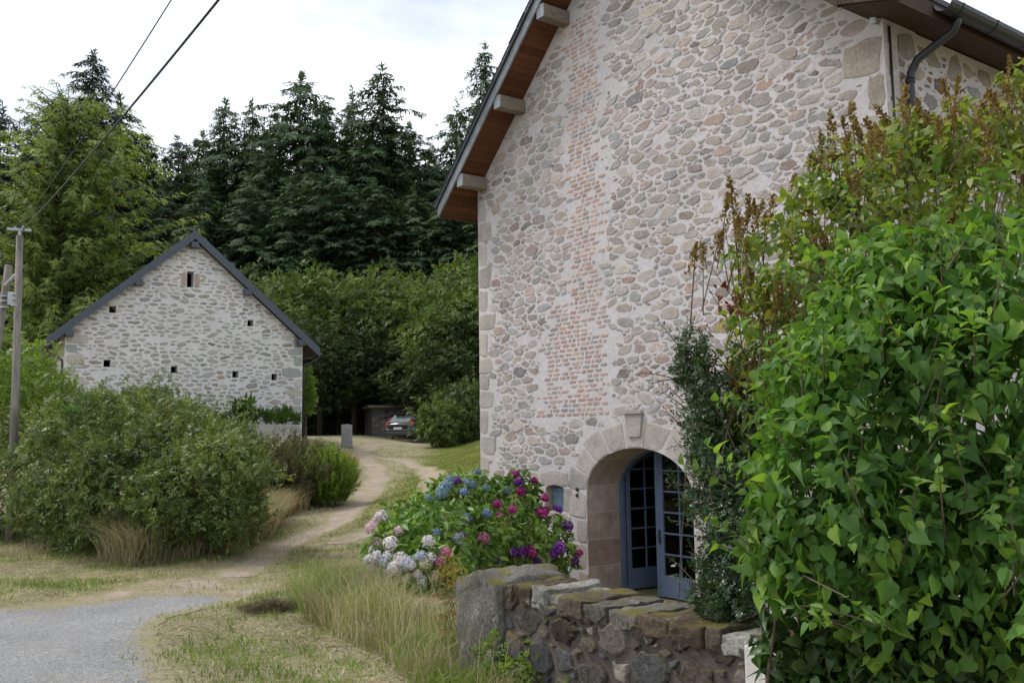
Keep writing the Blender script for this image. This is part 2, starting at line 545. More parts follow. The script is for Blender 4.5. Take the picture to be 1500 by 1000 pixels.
# arch ring and jambs
NV = 9
TH = .46
for i in range(NV):
    a0, a1 = math.pi * (i + .012) / NV, math.pi * (i + .988) / NV
    inn = [(ARC_S + math.cos(a0 + (a1 - a0) * t) * ARC_A * 1.003, ARC_Z + math.sin(a0 + (a1 - a0) * t) * ARC_B * 1.004) for t in (0, .25, .5, .75, 1)]
    th = TH * rs.uniform(.88, 1.12)
    out = [(ARC_S + math.cos(a0 + (a1 - a0) * t) * (ARC_A + th), ARC_Z + math.sin(a0 + (a1 - a0) * t) * (ARC_B + th)) for t in (1, .66, .33, 0)]
    dress(inn + out)
for side in (-1, 1):
    z = FLOOR; k = 0
    for hh in (.42, .45, .40, .44):
        w = rs.uniform(.22, .30) if (k % 2 == 0) else rs.uniform(.38, .50)
        e = ARC_S + side * ARC_A * 1.003
        a, b = sorted((e, e + side * w))
        dress(rect_poly(a, b, z + .01, z + hh - .01, rs)); z += hh; k += 1
# small window surround
dress([(WIN[0] - .16, WIN[3] + .04), (WIN[0], WIN[3] + .04)] + [(WIN[0] + (WIN[1] - WIN[0]) * t, win_top(WIN[0] + (WIN[1] - WIN[0]) * t) + .006) for t in (.02, .25, .5, .75, .98)] + [(WIN[1], WIN[3] + .04), (WIN[1] + .18, WIN[3] + .04), (WIN[1] + .16, WIN[3] + .25), (6.64, WIN[3] + .31), (WIN[0] - .12, WIN[3] + .27)])
for side in (-1, 1):
    e = WIN[0] - .006 if side < 0 else WIN[1] + .006
    for (a, b) in ((-.1, .36), (.375, .82)):
        w = rs.uniform(.16, .24)
        x = sorted((e, e + side * w)); dress(rect_poly(x[0], x[1], a, b, rs, .01))
dress(rect_poly(WIN[0] - .02, WIN[1] + .02, .20, .385, rs, .008))

# brick streak: wide toothed foot, then a narrow chain up to the ridge
def brick_span(z):
    if z < 2.0: return None
    if z < 3.5: return (5.20 + .05 * math.sin(z * 9), 7.0 - .22 * (z - 2.0))
    if z < 3.95: return (5.15, 6.6)
    return (5.20 + .05 * math.sin(z * 3.1), 6.03 + .05 * math.sin(z * 2.3 + 1))
z, row = 2.02, 0
brick_cells = []
while z < 10.2:
    sp = brick_span(z)
    if sp and z < soffit_z(sp[1]) - .3:
        lo, hi = sp[0] + rs.normal() * .07, sp[1] + rs.normal() * .09
        s = lo + (row % 2) * .11
        while s < hi - .06:
            L = rs.choice([.20, .21, .10, .15, .22]) * rs.uniform(.92, 1.08)
            if rs.random() < .93:
                P = rect_poly(s + .012, s + L - .010, z + .008, z + .066, rs, .008, 2)
                c = pick(rs, PAL_BRICK, .14)
                stones.add(P, hp, c * .66 + np.array([.18, .165, .165]), .006, rs, .9, .002)
            s += L + .008
        brick_cells.append((lo - .02, hi + .03, z - .02, z + .09))
    z += .079; row += 1

def near_dressed(x, y, m=.0):
    for p in dressed:
        xs = [q[0] for q in p]; ys = [q[1] for q in p]
        if min(xs) - m < x < max(xs) + m and min(ys) - m < y < max(ys) + m and inside_poly(x, y, p): return True
    for (a, b, c, d) in brick_cells:
        if a < x < b and c < y < d: return True
    return False

def wall_ok(s, z):
    if s < .03 or s > HW - .03 or z > soffit_z(s) - .02: return False
    if in_arch(s, z, .05): return False
    if WIN[0] - .04 < s < WIN[1] + .04 and WIN[2] - .04 < z < WIN[3] + .12: return False
    return not near_dressed(s, z)

cells = rubble(0, HW, -.95, 10.6, [.105, .082, .067, .056, .048, .042, .036, .031, .026, .021, .016], 2.1, wall_ok, rs, (.006, .017), 9000, coursed=.4, first=.05, vary=.30)
for poly, r in cells:
    if rs.random() < .04: continue
    cx = sum(p[0] for p in poly) / len(poly); cy = sum(p[1] for p in poly) / len(poly)
    q = []
    bad = False
    for (x, y) in poly:
        for it in range(9):
            if wall_ok(x, y): break
            x, y = cx + (x - cx) * .86, cy + (y - cy) * .86
        else: bad = True
        q.append((x, y))
    if bad: continue
    c = pick(rs, PAL_RUB, .16)
    wash = rs.uniform(.06, .55)                          # lime wash left on the stone faces
    c = c * (1 - wash) + np.array([.54, .49, .48]) * wash
    stones.add(q, hp, c, rs.uniform(.003, .011), rs, rs.uniform(.84, .93), .003, tilt=.02, soft=0)

# the wall body: front sheet with the arched doorway and the small window, extruded inwards
def house_wall():
    bm = bmesh.new()
    outer = [(0, FLOOR - .3), (0, EZ), (0.0, soffit_z(.19) - .045), (SEAVE, soffit_z(SEAVE) + .02), (HW, soffit_z(HW) + .02), (HW, FLOOR - .3)]
    notch = [(ARC_S + ARC_A, FLOOR - .3), (ARC_S + ARC_A, ARC_Z)]
    notch += [(ARC_S + ARC_A * math.cos(a), ARC_Z + ARC_B * math.sin(a)) for a in np.linspace(0, math.pi, 29)[1:-1]]
    notch += [(ARC_S - ARC_A, ARC_Z), (ARC_S - ARC_A, FLOOR - .3)]
    ring1 = outer + notch
    ring2 = [(WIN[0], WIN[2]), (WIN[1], WIN[2])] + [(WIN[1] - (WIN[1] - WIN[0]) * t, win_top(WIN[1] - (WIN[1] - WIN[0]) * t)) for t in np.linspace(0, 1, 7)]
    es = []
    rings = []
    for R in (ring1, ring2):
        vs = [bm.verts.new(H(s, 0, z)) for s, z in R]
        rings.append(vs)
        es += [bm.edges.new((vs[i], vs[(i + 1) % len(vs)])) for i in range(len(vs))]
    bmesh.ops.triangle_fill(bm, use_beauty=True, edges=es)
    front = list(bm.faces)
    r = bmesh.ops.extrude_face_region(bm, geom=front)
    for v in [g for g in r['geom'] if isinstance(g, bmesh.types.BMVert)]: v.co -= Vector(N * REVEAL)
    bmesh.ops.recalc_face_normals(bm, faces=bm.faces)
    V = [np.array(v.co) for v in bm.verts]
    bm.verts.index_update()
    F = [[v.index for v in f.verts] for f in bm.faces]
    # reveal of the doorway shows dressed granite: its faces take the dressed-stone material
    M = []
    for f in bm.faces:
        c = np.array(f.calc_center_median()); d = c - C0
        s, n_, z = d @ U, d @ N, c[2]
        M.append(2 if (-REVEAL * .9 < n_ < -.05 and ARC_S - ARC_A - .02 < s < ARC_S + ARC_A + .02) or (-REVEAL * .9 < n_ < -.05 and WIN[0] - .02 < s < WIN[1] + .02 and z < 1.0) else 0)
    bm.free()
    return V, F, M

def reveal_mat():
    t = NT('granite_reveal_blocks')
    p = t.pos()
    sx = t.n('ShaderNodeSeparateXYZ'); t.l(p, sx.inputs[0])
    z = t.math('DIVIDE', t.math('ADD', sx.outputs['Z'], 3.0 - .78), .44)
    z = t.math('ADD', z, t.math('MULTIPLY', t.math('SUBTRACT', t.noise(2.5, 3, .5, p), .5), .08))
    j = t.ramp(t.math('FRACT', z), [(0, 0.0), (.025, 1.0), (.975, 1.0), (1, 0.0)])
    wn = t.n('ShaderNodeTexWhiteNoise', noise_dimensions='1D'); t.l(t.math('FLOOR', z), wn.inputs['W'])
    c = t.mix((.34, .245, .20), (.44, .36, .31), wn.outputs['Value'])
    c = t.mix(c, t.ramp(t.noise(4, 6, .7, p), [(.3, .72), (.7, 1.25)]), 1.0, 'MULTIPLY')
    c = t.mix(c, t.ramp(t.noise(60, 4, .7, p), [(.3, .85), (.7, 1.12)]), 1.0, 'MULTIPLY')
    c = t.mix((.52, .47, .44), c, j)
    return t.done(t.bsdf(c, .9, t.bump(t.noise(40, 5, .7, p), .4, .02), .2))
M_REVEAL = reveal_mat()

wv, wf, wm = house_wall()
rside = Stones()
LEN = 13.0
# right-hand side wall (seen beyond the lilac) with rubble of its own
def side_ok(a, z): return .05 < a < LEN - .05 and z < 6.5
vp = lambda a, z, h: C0 - N * a - U * h + UP * z
zq, k = -.9, 0
qs = []
while zq < 6.3:
    hh = rs.uniform(.3, .5); w = rs.uniform(.26, .34) if k % 2 == 0 else rs.uniform(.42, .6)
    P = rect_poly(.012, w, zq + .012, zq + hh - .012, rs); qs.append((.0, w, zq, zq + hh))
    rside.add(P, vp, pick(rs, PAL_DRESS, .07), .010, rs, .93, .002); zq += hh; k += 1
for poly, r in rubble(0, 7.5, 3.6, 6.66, [.15, .12, .09, .065, .05, .035, .025], 1.5, lambda a, z: side_ok(a, z) and not any(q[0] < a < q[1] + .02 and q[2] < z < q[3] for q in qs), rs, (.014, .034), 3000):
    rside.add([(max(x, .3), y) for x, y in poly], vp, pick(rs, PAL_RUB, .16), rs.uniform(.008, .02), rs, .8, .003)
body = MB()
body.hbox(0, .6, -LEN, -REVEAL - .001, FLOOR - .3, 6.685)
body.hbox(HW - .6, HW, -LEN, -REVEAL - .001, FLOOR - .3, 6.6)
body.prism([H(.6, -LEN, FLOOR - .3), H(HW - .6, -LEN, FLOOR - .3), H(HW - .6, -LEN, 7.0), H(SEAVE, -LEN, 10.5), H(.6, -LEN, 7.0)], N * .6)
W_COL = np.array([.61, .57, .58])
parts = []
for mi in (0, 2):
    sel = [f for f, m in zip(wf, wm) if m == mi]
    parts.append((wv, sel, mi, W_COL))
parts.append((stones.V, stones.F, 1, np.array(stones.C)))
parts.append((rside.V, rside.F, 1, np.array(rside.C)))
parts.append((body.V, body.F, 0, W_COL))
house_wall_o = merge_build('wall', parts, [M_HOUSE_MORTAR, M_HOUSE_STONE, M_REVEAL], house)

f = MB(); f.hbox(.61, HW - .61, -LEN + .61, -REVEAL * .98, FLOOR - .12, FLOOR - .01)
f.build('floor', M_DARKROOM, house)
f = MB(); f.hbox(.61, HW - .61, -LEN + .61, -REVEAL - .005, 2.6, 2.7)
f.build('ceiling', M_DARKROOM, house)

# roof: two slabs with slate on top, boarded soffit below, oversailing the gable by 0.62 m
OV, SIDE = .62, .52
def roof_poly(sa, sb, lift): return [(sa, soffit_z_ext(sa) + lift), (sb, soffit_z_ext(sb) + lift)]
def soffit_z_ext(s):
    if s < .19: return soffit_z(.19) - .30 * (.19 - s)      # the right-hand eave kicks out to a flatter pitch
    a = s if s >= SEAVE else 2 * SEAVE - s
    return 6.86 + RISE * (8.65 - a)
def slab(mb, s0, s1, n0, n1, l0, l1):
    P = [H(s0, n0, soffit_z_ext(s0) + l0), H(s1, n0, soffit_z_ext(s1) + l0), H(s1, n0, soffit_z_ext(s1) + l1), H(s0, n0, soffit_z_ext(s0) + l1)]
    mb.prism(P, N * (n1 - n0))
SL, SR = HW + SIDE, -.55
so = MB(); slab(so, SEAVE, SL, -LEN, OV - .04, .0, .03); so.build('soffit', M_SOFFIT, house)
so = MB(); slab(so, SR, .19, -LEN, OV - .04, .0, .03); slab(so, .19, SEAVE, -LEN, OV - .04, .0, .03); so.build('soffit', M_SOFFIT_R, house)
ro = MB(); slab(ro, SEAVE, SL + .04, -LEN - .3, OV + .05, .19, .26); slab(ro, SR - .04, .19, -LEN - .3, OV + .05, .19, .26); slab(ro, .19, SEAVE, -LEN - .3, OV + .05, .19, .26)
# slate edges: thin lapped courses showing along the rake
for side in (1,):
    a = SL + .05
    while a > SEAVE + .1:
        b = max(a - .24, SEAVE)
        for nn in np.arange(OV + .07, OV - .5, -.28):
            s0, s1 = (b, a) if side > 0 else (2 * SEAVE - a, 2 * SEAVE - b)
            e = rs.uniform(0, .012)
            z0 = soffit_z_ext(a) + .262; z1 = soffit_z_ext(b) + .262
            ro.prism([H(a if side > 0 else 2 * SEAVE - a, nn - e, z0 + .016), H(b if side > 0 else 2 * SEAVE - b, nn - e, z1 + .004), H(b if side > 0 else 2 * SEAVE - b, nn - e, z1 + .012), H(a if side > 0 else 2 * SEAVE - a, nn - e, z0 + .026)], -N * .272)
        a = b
ro.build('roof', M_SLATE, house)
ru = MB(); slab(ru, SEAVE, SL, -LEN, OV - .05, .032, .188); slab(ru, SR, .19, -LEN, OV - .05, .032, .188); slab(ru, .19, SEAVE, -LEN, OV - .05, .032, .188)
ru.build('roof_boarding', M_PURLIN, house)
for s0, s1 in ((SEAVE, SL + .01), (.191, SEAVE)):
    bb = MB(); slab(bb, s0, s1, OV - .038, OV, -.02, .186)
    if s0 == .191: slab(bb, SR - .01, .19, OV - .038, OV, .02, .186)
    bevel(bb.build('bargeboard', M_SOFFIT_R if s0 == .191 else M_BARGE, house), .006)
for sp in (8.70, 7.40, 6.06, SEAVE + .02, 2.89, 1.55):
    p = MB(); zt = soffit_z_ext(sp) - .005
    p.hbox(sp - .10, sp + .10, -.3, OV - .05, zt - .26, zt - .02)
    o = bevel(p.build('purlin', M_PURLIN, house), .012)
    e = MB(); e.hbox(sp - .098, sp + .098, OV - .048, OV - .03, zt - .255, zt - .02)
    e.build('end_board', M_BARGE, o)
# eaves: fascia, gutter and downpipe on both sides
def gutter(mb, s, z, n0, n1, r=.085):
    k = 9
    prof = [(math.cos(math.pi + math.pi * i / (k - 1)) * r, math.sin(math.pi + math.pi * i / (k - 1)) * r) for i in range(k)]
    prof += [(x * .93, y * .93) for x, y in prof[::-1]]
    mb.prism([H(s + x, n0, z + y) for x, y in prof], N * (n1 - n0))
    for nn in np.arange(n1 - .25, n0, -.8):
        mb.prism([H(s + x * 1.07, nn, z + y * 1.07) for x, y in prof[:k]] + [H(s + x, nn, z + y) for x, y in prof[:k][::-1]], -N * .03)
fz = soffit_z_ext(SR)
fb = MB(); fb.hbox(SR - .025, SR + .002, -LEN, OV - .045, fz - .03, fz + .20); fb.build('fascia', M_SOFFIT_R, house)
fb = MB(); fl = soffit_z_ext(SL); fb.hbox(SL - .002, SL + .025, -LEN, OV - .045, fl - .03, fl + .20); fb.build('fascia', M_SOFFIT, house)
g = MB(); gutter(g, SR - .145, fz + .13, -LEN, -.12, .12); g.build('gutter', M_PIPE, house, smooth=False)
g = MB(); gutter(g, SL + .125, fl + .13, -LEN, .2, .10); g.build('gutter', M_PIPE, house)
d = MB()
vq = lambda a, out, z: C0 - N * a - U * out + UP * z
pts = [vq(.47, .675, fz + .06), vq(.47, .675, fz - .02), vq(.46, .62, fz - .12), vq(.39, .19, 6.20), vq(.365, .115, 6.05), vq(.36, .10, 5.93), vq(.36, .10, FLOOR)]
d.tube(pts, .05, 12)
for z_ in (5.95, 4.0): d.tube([vq(.36, .10, z_ - .03), vq(.36, .10, z_ + .03)], .058, 12)
d.build('downpipe', M_PIPE, house, smooth=True)
d = MB()
d.tube([H(HW + .645, -.6, fl + .05), H(HW + .645, -.6, fl - .10), H(HW + .12, -.55, fl - .42), H(HW + .10, -.55, fl - .65), H(HW + .10, -.55, .4)], .045, 10)
d.build('downpipe', M_PIPE, house, smooth=True)
d = MB(); d.tube([vq(.10, .022, 6.62), vq(.10, .022, 3.0)], .017, 8); d.build('conduit', M_IRON, house, smooth=True)
d = MB(); d.hbox(.05, .13, .012, .07, 6.66, 6.82); jb = bevel(d.build('junction_box', M_WHITEPL, house), .012)
d = MB(); d.tube([H(.07, .045, 6.66), H(.03, .05, 6.62), H(-.02, .05, 6.70), H(-.06, .1, 6.9), H(-.3, .15, 6.98)], .006, 6); d.build('cable', M_PIPE, jb)

# arched doorway: frame, left leaf swung inwards, right leaf closed, keystone tablet
fd = -REVEAL - .07
fr = MB()
fr.hbox(ARC_S + ARC_A - .07, ARC_S + ARC_A + .05, fd, fd + .065, FLOOR, ARC_Z + .2)
fr.hbox(3.36, 3.96, fd, fd + .065, FLOOR, ARC_Z + .55)
ring = [(ARC_S + (ARC_A + .06) * math.cos(a), ARC_Z + (ARC_B + .06) * math.sin(a)) for a in np.linspace(0, math.pi, 25)]
ring2 = [(ARC_S + (ARC_A - .02) * math.cos(a), ARC_Z + (ARC_B - .03) * math.sin(a)) for a in np.linspace(0, math.pi, 25)]
for i in range(24):
    fr.prism([H(*((ring[i][0], fd, ring[i][1]))), H(ring[i + 1][0], fd, ring[i + 1][1]), H(ring2[i + 1][0], fd, ring2[i + 1][1]), H(ring2[i][0], fd, ring2[i][1])], N * .064)
door_frame = fr.build('door_frame', M_BLUE, house)
sl = MB(); sl.hbox(ARC_S - ARC_A + .01, ARC_S + ARC_A - .01, -REVEAL - .1, -.02, FLOOR - .1, FLOOR + .02); sl.build('door_sill', M_REVEAL, house)

def leaf(name, origin, ax, nrm, w, rows_z, top, stile_l, stile_r):
    """glazed door leaf in the plane (ax, UP) starting at origin; 2 columns of panes"""
    m = MB()
    o = np.asarray(origin, float)
    zb = FLOOR + .06
    B = lambda a0, a1, z0, z1, t0=-.022, t1=.022: m.frame(o, ax, nrm, UP, a0, a1, t0, t1, z0, z1)
    B(0, stile_l, zb, top(stile_l * .5))
    B(w - stile_r, w, zb, top(w - stile_r * .5))
    B(stile_l, w - stile_r, zb, rows_z[0])                  # solid bottom rail
    xm = (stile_l + w - stile_r) / 2
    B(xm - .014, xm + .014, rows_z[0], top(xm), -.016, .018)
    for zz in rows_z[1:]:
        B(stile_l, w - stile_r, zz - .013, zz + .013, -.014, .016)
    n_ = 8
    for i in range(n_):                                     # arched top rail
        a0, a1 = w * i / n_, w * (i + 1) / n_
        m.prism([o + ax * a0 + UP * top(a0) - nrm * .021, o + ax * a1 + UP * top(a1) - nrm * .021, o + ax * a1 + UP * (top(a1) + .08) - nrm * .021, o + ax * a0 + UP * (top(a0) + .08) - nrm * .021], nrm * .042)
    lf = m.build(name, M_BLUE, house)
    gl = MB()
    poly = [o + ax * stile_l + UP * rows_z[0], o + ax * (w - stile_r) + UP * rows_z[0]] + [o + ax * a + UP * (top(a) + .01) for a in np.linspace(w - stile_r, stile_l, 7)]
    gl.prism([p - nrm * .003 for p in poly], nrm * .004)
    gl.build('glass', M_GLASS, lf)
    hd = MB()
    a = w - stile_r * .5 if name == 'x' else (stile_l * .5 if stile_l > .12 else w - stile_r * .5)
    q = o + ax * a + UP * .05 + nrm * .025
    hd.frame(q, ax, nrm, UP, -.018, .018, 0, .008, -.11, .11)
    hd.tube([q + nrm * .0, q + nrm * .05, q + nrm * .055 + ax * .09], .009, 6)
    hd.build('handle', M_IRON, lf)
    return lf
rows = [-.55 + .332 * i for i in range(7)]
dl = H(ARC_S + ARC_A - .09, -REVEAL - .09, 0)
ang = math.radians(86)
axl = -U * math.cos(ang) - N * math.sin(ang)
nl = np.cross(UP, axl)
leaf('door_leaf', dl, axl, nl, .80, rows, lambda a: min(1.36, .92 + .42 * math.sqrt(max(0, 1 - (1 - a / .8) ** 2))), .06, .07)
leaf('door_leaf', H(4.93, -REVEAL - .035, 0), -U, N, .98, rows, lambda a: ARC_Z + (ARC_B - .11) * math.sqrt(max(.02, 1 - ((4.93 - a - ARC_S) / (ARC_A - .08)) ** 2)), .17, .09)
kt = MB(); kt.prism([H(4.44, .008, 1.66), H(4.72, .008, 1.66), H(4.77, .008, 2.02), H(4.39, .008, 2.02)], N * .03)
kt.prism([H(4.37, .008, 2.02), H(4.79, .008, 2.02), H(4.77, .008, 2.06), H(4.58, .008, 2.085), H(4.39, .008, 2.06)], N * .055)
build('keystone_tablet', np.array(kt.V), kt.F, M_HOUSE_STONE, house, col=np.tile([.40, .36, .33], (len(kt.V), 1)))
sh = MB()
x = WIN[0] + .01
while x < WIN[1] - .02:
    w = .078
    sh.hbox(x, min(x + w - .006, WIN[1] - .01), -.17, -.145, WIN[2] + .01, WIN[3] + .055); x += w
sh.hbox(WIN[0] + .01, WIN[1] - .01, -.142, -.125, WIN[3] - .06, WIN[3] - .02)
wn_ = MB(); wn_.hbox(WIN[0] - .03, WIN[1] + .03, -.26, -.20, WIN[2] - .03, WIN[3] + .08)
wf_ = wn_.build('window', M_BLUE, house)
sh.build('shutter', M_BLUE_L, wf_)
bl = MB()
for z_ in (.70, .80):
    bl.lathe(H(6.02, .0, z_), N, [(0, .035), (.02, .035), (.03, .02)], 10)
bl.build('wall_bolt', M_IRON, house)
# ================================================================== THE BARN (gable parallel to the house's side walls)
BV = np.array([0.8601, 0.5101, 0.0])      # along the barn gable, left to right
BO = np.array([0.5101, -0.8601, 0.0])     # out of the gable, towards the camera
B0 = np.array([-17.08, 35.0, 0.0])
BW, BEZ, BRZ = 9.30, 5.92, 10.0
BG = 0.9
def Bp(a, o, z): return B0 + BV * a + BO * o + UP * z
def b_soff(a): return BEZ + (BRZ - BEZ) * (1 - abs(a - BW / 2) / (BW / 2))
barn = thing('stone_barn', Bp(BW / 2, -4, BG), 'pale stone barn with dark blue-grey roof edge and small square holes in its gable', 'barn')
rb = np.random.default_rng(21)
HOLES = []
def on_barn(px, py):
    d = ray(px, py); t = np.dot(B0 - EYE, BO) / np.dot(d, BO); p = EYE + d * t - B0
    return p @ BV, (EYE + d * t)[2]
for px, py in ((165, 453), (367, 473), (157, 532), (255, 541), (345, 548), (402, 552)):
    a, z = on_barn(px, py); HOLES.append((a - .13, a + .13, z - .14, z + .14))
a, z = on_barn(279, 409); WB = (a - .14, a + .14, z - .33, z + .33)
HOLES.append(WB)
bs = Stones()
bp_ = lambda a, z, h: Bp(a, h, z)
PAL_BARN = [(4, (.36, .33, .305)), (3, (.30, .295, .295)), (3, (.34, .295, .255)), (1.5, (.45, .41, .37)), (.8, (.28, .235, .20)), (.7, (.43, .34, .29))]
bq = []
for side in (0, 1):
    z, k = BG - .2, 0
    while z < BEZ - .1:
        hh = rb.uniform(.3, .5); w = rb.uniform(.35, .45) if (k + side) % 2 else rb.uniform(.65, .95)
        x0, x1 = (0.01, w) if side == 0 else (BW - w, BW - .01)
        bs.add(rect_poly(x0, x1, z + .02, z + hh - .02, rb, .02), bp_, pick(rb, [(2, (.42, .40, .37)), (2, (.46, .42, .38)), (1, (.36, .37, .37))], .1), .014, rb, .93, .003)
        bq.append((x0, x1, z, z + hh)); z += hh; k += 1
for sgn in (-1, 1):
    e = (WB[0] - .02) if sgn < 0 else (WB[1] + .02)
    x0, x1 = sorted((e, e + sgn * .20))
    bs.add(rect_poly(x0, x1, WB[2] - .02, WB[3] - .06, rb), bp_, (.45, .32, .27), .014, rb, .94, .003); bq.append((x0, x1, WB[2], WB[3]))
def barn_ok(a, z):
    if a < .03 or a > BW - .03 or z > b_soff(a) - .03: return False
    for h in HOLES:
        if h[0] - .05 < a < h[1] + .05 and h[2] - .05 < z < h[3] + .05: return False
    for q in bq:
        if q[0] - .01 < a < q[1] + .01 and q[2] < z < q[3]: return False
    return True
for poly, r in rubble(0, BW, 1.0, 10.4, [.12, .098, .08, .066, .053, .042, .034], 2.2, barn_ok, rb, (.018, .045), 3600, coursed=.6, first=.06):
    if rb.random() < .12: continue
    cx = sum(p[0] for p in poly) / len(poly); cy = sum(p[1] for p in poly) / len(poly)
    q = []
    for x, y in poly:
        for it in range(8):
            if barn_ok(x, y): break
            x, y = cx + (x - cx) * .85, cy + (y - cy) * .85
        q.append((x, y))
    c = pick(rb, PAL_BARN, .16); w = rb.uniform(.0, .55)
    bs.add(q, bp_, c * (1 - w) + np.array([.56, .53, .51]) * w, rb.uniform(.010, .022), rb, .8, .004)
def barn_front():
    bm = bmesh.new()
    rings = [[(0, BG - .6), (BW, BG - .6), (BW, BEZ), (BW / 2, BRZ), (0, BEZ)]] + [[(h[0], h[2]), (h[1], h[2]), (h[1], h[3]), (h[0], h[3])] for h in HOLES]
    es = []
    for R in rings:
        vs = [bm.verts.new(Bp(a, 0, z)) for a, z in R]
        es += [bm.edges.new((vs[i], vs[(i + 1) % len(vs)])) for i in range(len(vs))]
    bmesh.ops.triangle_fill(bm, use_beauty=True, edges=es)
    r = bmesh.ops.extrude_face_region(bm, geom=list(bm.faces))
    for v in [g for g in r['geom'] if isinstance(g, bmesh.types.BMVert)]: v.co -= Vector(BO * .6)
    bmesh.ops.recalc_face_normals(bm, faces=bm.faces)
    bm.verts.index_update()
    V = [np.array(v.co) for v in bm.verts]; F = [[v.index for v in f.verts] for f in bm.faces]
    bm.free()
    return V, F
fv, ff = barn_front()
bb = MB()
BLEN = 14.0
bb.frame(B0, BV, BO, UP, 0, .55, -BLEN, -.601, BG - .6, BEZ)
bb.frame(B0, BV, BO, UP, BW - .55, BW, -BLEN, -.601, BG - .6, BEZ)
bb.prism([Bp(.55, -BLEN, BG - .6), Bp(BW - .55, -BLEN, BG - .6), Bp(BW - .55, -BLEN, BEZ + .3), Bp(BW / 2, -BLEN, BRZ - .2), Bp(.55, -BLEN, BEZ + .3)], BO * .5)
BC = np.array([.66, .63, .62])
merge_build('wall', [(fv, ff, 0, BC), (bs.V, bs.F, 1, np.array(bs.C)), (bb.V, bb.F, 0, BC)], [M_BARN_MORTAR, M_BARN_STONE], barn)
M_BARN_BOARD = paint_mat('blue_grey_roof_edge', (.062, .075, .10), .5, .2, 5, .1)
def bslab(mb, a0, a1, o0, o1, l0, l1):
    f_ = lambda a: BEZ + (BRZ - BEZ) * (1 - abs(a - BW / 2) / (BW / 2))
    P = [Bp(a0, o0, f_(a0) + l0), Bp(a1, o0, f_(a1) + l0), Bp(a1, o0, f_(a1) + l1), Bp(a0, o0, f_(a0) + l1)]
    mb.prism(P, BO * (o1 - o0))
r_ = MB(); bslab(r_, -.62, BW / 2, -BLEN - .3, .33, .05, .34); bslab(r_, BW / 2, BW + .62, -BLEN - .3, .33, .05, .34)
r_.build('roof', M_SLATE, barn)
r_ = MB(); bslab(r_, -.6, BW / 2, -BLEN, .31, .0, .048); bslab(r_, BW / 2, BW + .6, -BLEN, .31, .0, .048)
r_.build('soffit', M_SOFFIT_R, barn)
for a0, a1 in ((-.66, BW / 2), (BW / 2, BW + .66)):
    r_ = MB(); bslab(r_, a0, a1, .332, .37, -.02, .36); r_.build('bargeboard', M_BARN_BOARD, barn)
for a in (.12, 2.55, BW / 2, BW - 2.45, BW - .12):
    r_ = MB(); zt = b_soff(min(max(a, 0), BW)) - .03 - (0 if abs(a - BW / 2) > .1 else .12)
    r_.frame(B0, BV, BO, UP, a - .15, a + .15, -.2, .36, zt - .22, zt + .02)
    bevel(r_.build('purlin', M_BARN_BOARD, barn), .015)
M_RUST_PIPE = paint_mat('dull_brown_zinc', (.07, .055, .05), .5, .25, 8)
for a, sg in ((-.72, -1), (BW + .72, 1)):
    r_ = MB()
    zz = BEZ - .62 * (BRZ - BEZ) / (BW / 2) + .12
    k = 8
    prof = [(math.cos(math.pi + math.pi * i / (k - 1)) * .085, math.sin(math.pi + math.pi * i / (k - 1)) * .085) for i in range(k)]
    prof += [(x * .9, y * .9) for x, y in prof[::-1]]
    r_.prism([Bp(a + x, -BLEN, zz + y) for x, y in prof], BO * (BLEN + .3))
    r_.build('gutter', M_RUST_PIPE, barn)
    r_ = MB(); e = 0 if sg < 0 else BW
    r_.tube([Bp(a, .1, zz - .06), Bp(a, .08, zz - .2), Bp(e + sg * .07, -.05, zz - .62), Bp(e + sg * .07, -.05, zz - .8), Bp(e + sg * .07, -.05, BG - .3)], .05, 8)
    r_.build('downpipe', M_RUST_PIPE if sg < 0 else M_PIPE, barn, smooth=True)

# rendered terrace wall in front of the barn, with a bed of leafy plants on top
TO = 1.6
tw = thing('terrace_wall', Bp(5.5, TO, 1.2), 'low grey rendered terrace wall in front of the barn with plants along its top', 'wall')
ts = Stones()
for poly, r in rubble(2.6, 8.3, .8, 2.37, [.13, .10, .07, .05], 1.7, lambda a, z: 2.65 < a < 8.25 and z < 2.3, rb, (.02, .05), 900):
    c = pick(rb, PAL_BARN, .12); ts.add(poly, lambda a, z, h: Bp(a, TO + h, z), c * .5 + np.array([.42, .39, .37]) * .5, rb.uniform(.006, .014), rb, .8, .004)
tb = MB(); tb.frame(B0, BV, BO, UP, 2.6, 8.3, .9, TO, .4, 2.38)
merge_build('wall', [(tb.V, tb.F, 0, BC), (ts.V, ts.F, 1, np.array(ts.C))], [mortar_mat('grey_render', (.44, .41, .385), .2), M_BARN_STONE], tw)

# ================================================================== LOW ROADSIDE WALL with coping, end block and white gate post
lw = thing('low_stone_wall', H(-1.6, 6.0, 0), 'low dark granite wall with mossy coping stones, beside tall grass in front of the house', 'wall')
rl = np.random.default_rng(33)
WN0, WN1 = 5.82, 6.27
ls = Stones()
wallh = lambda s: .52 + .012 * math.sin(s * 3)
PAL_LOW = [(4, (.115, .10, .09)), (3, (.095, .092, .095)), (2, (.15, .12, .105)), (2, (.08, .062, .052)), (1, (.19, .165, .145))]
for poly, r in rubble(-4.6, -.74, -.2, .59, [.115, .095, .078, .062, .05, .038, .028, .02], 1.4, lambda s, z: True, rl, (.008, .02), 2500, first=.05, vary=.25):
    ls.add(poly, lambda s, z, h: H(s, WN1 + h, z), pick(rl, PAL_LOW, .22), rl.uniform(.014, .034), rl, rl.uniform(.80, .90), .0055, .012, tilt=.06, soft=1)
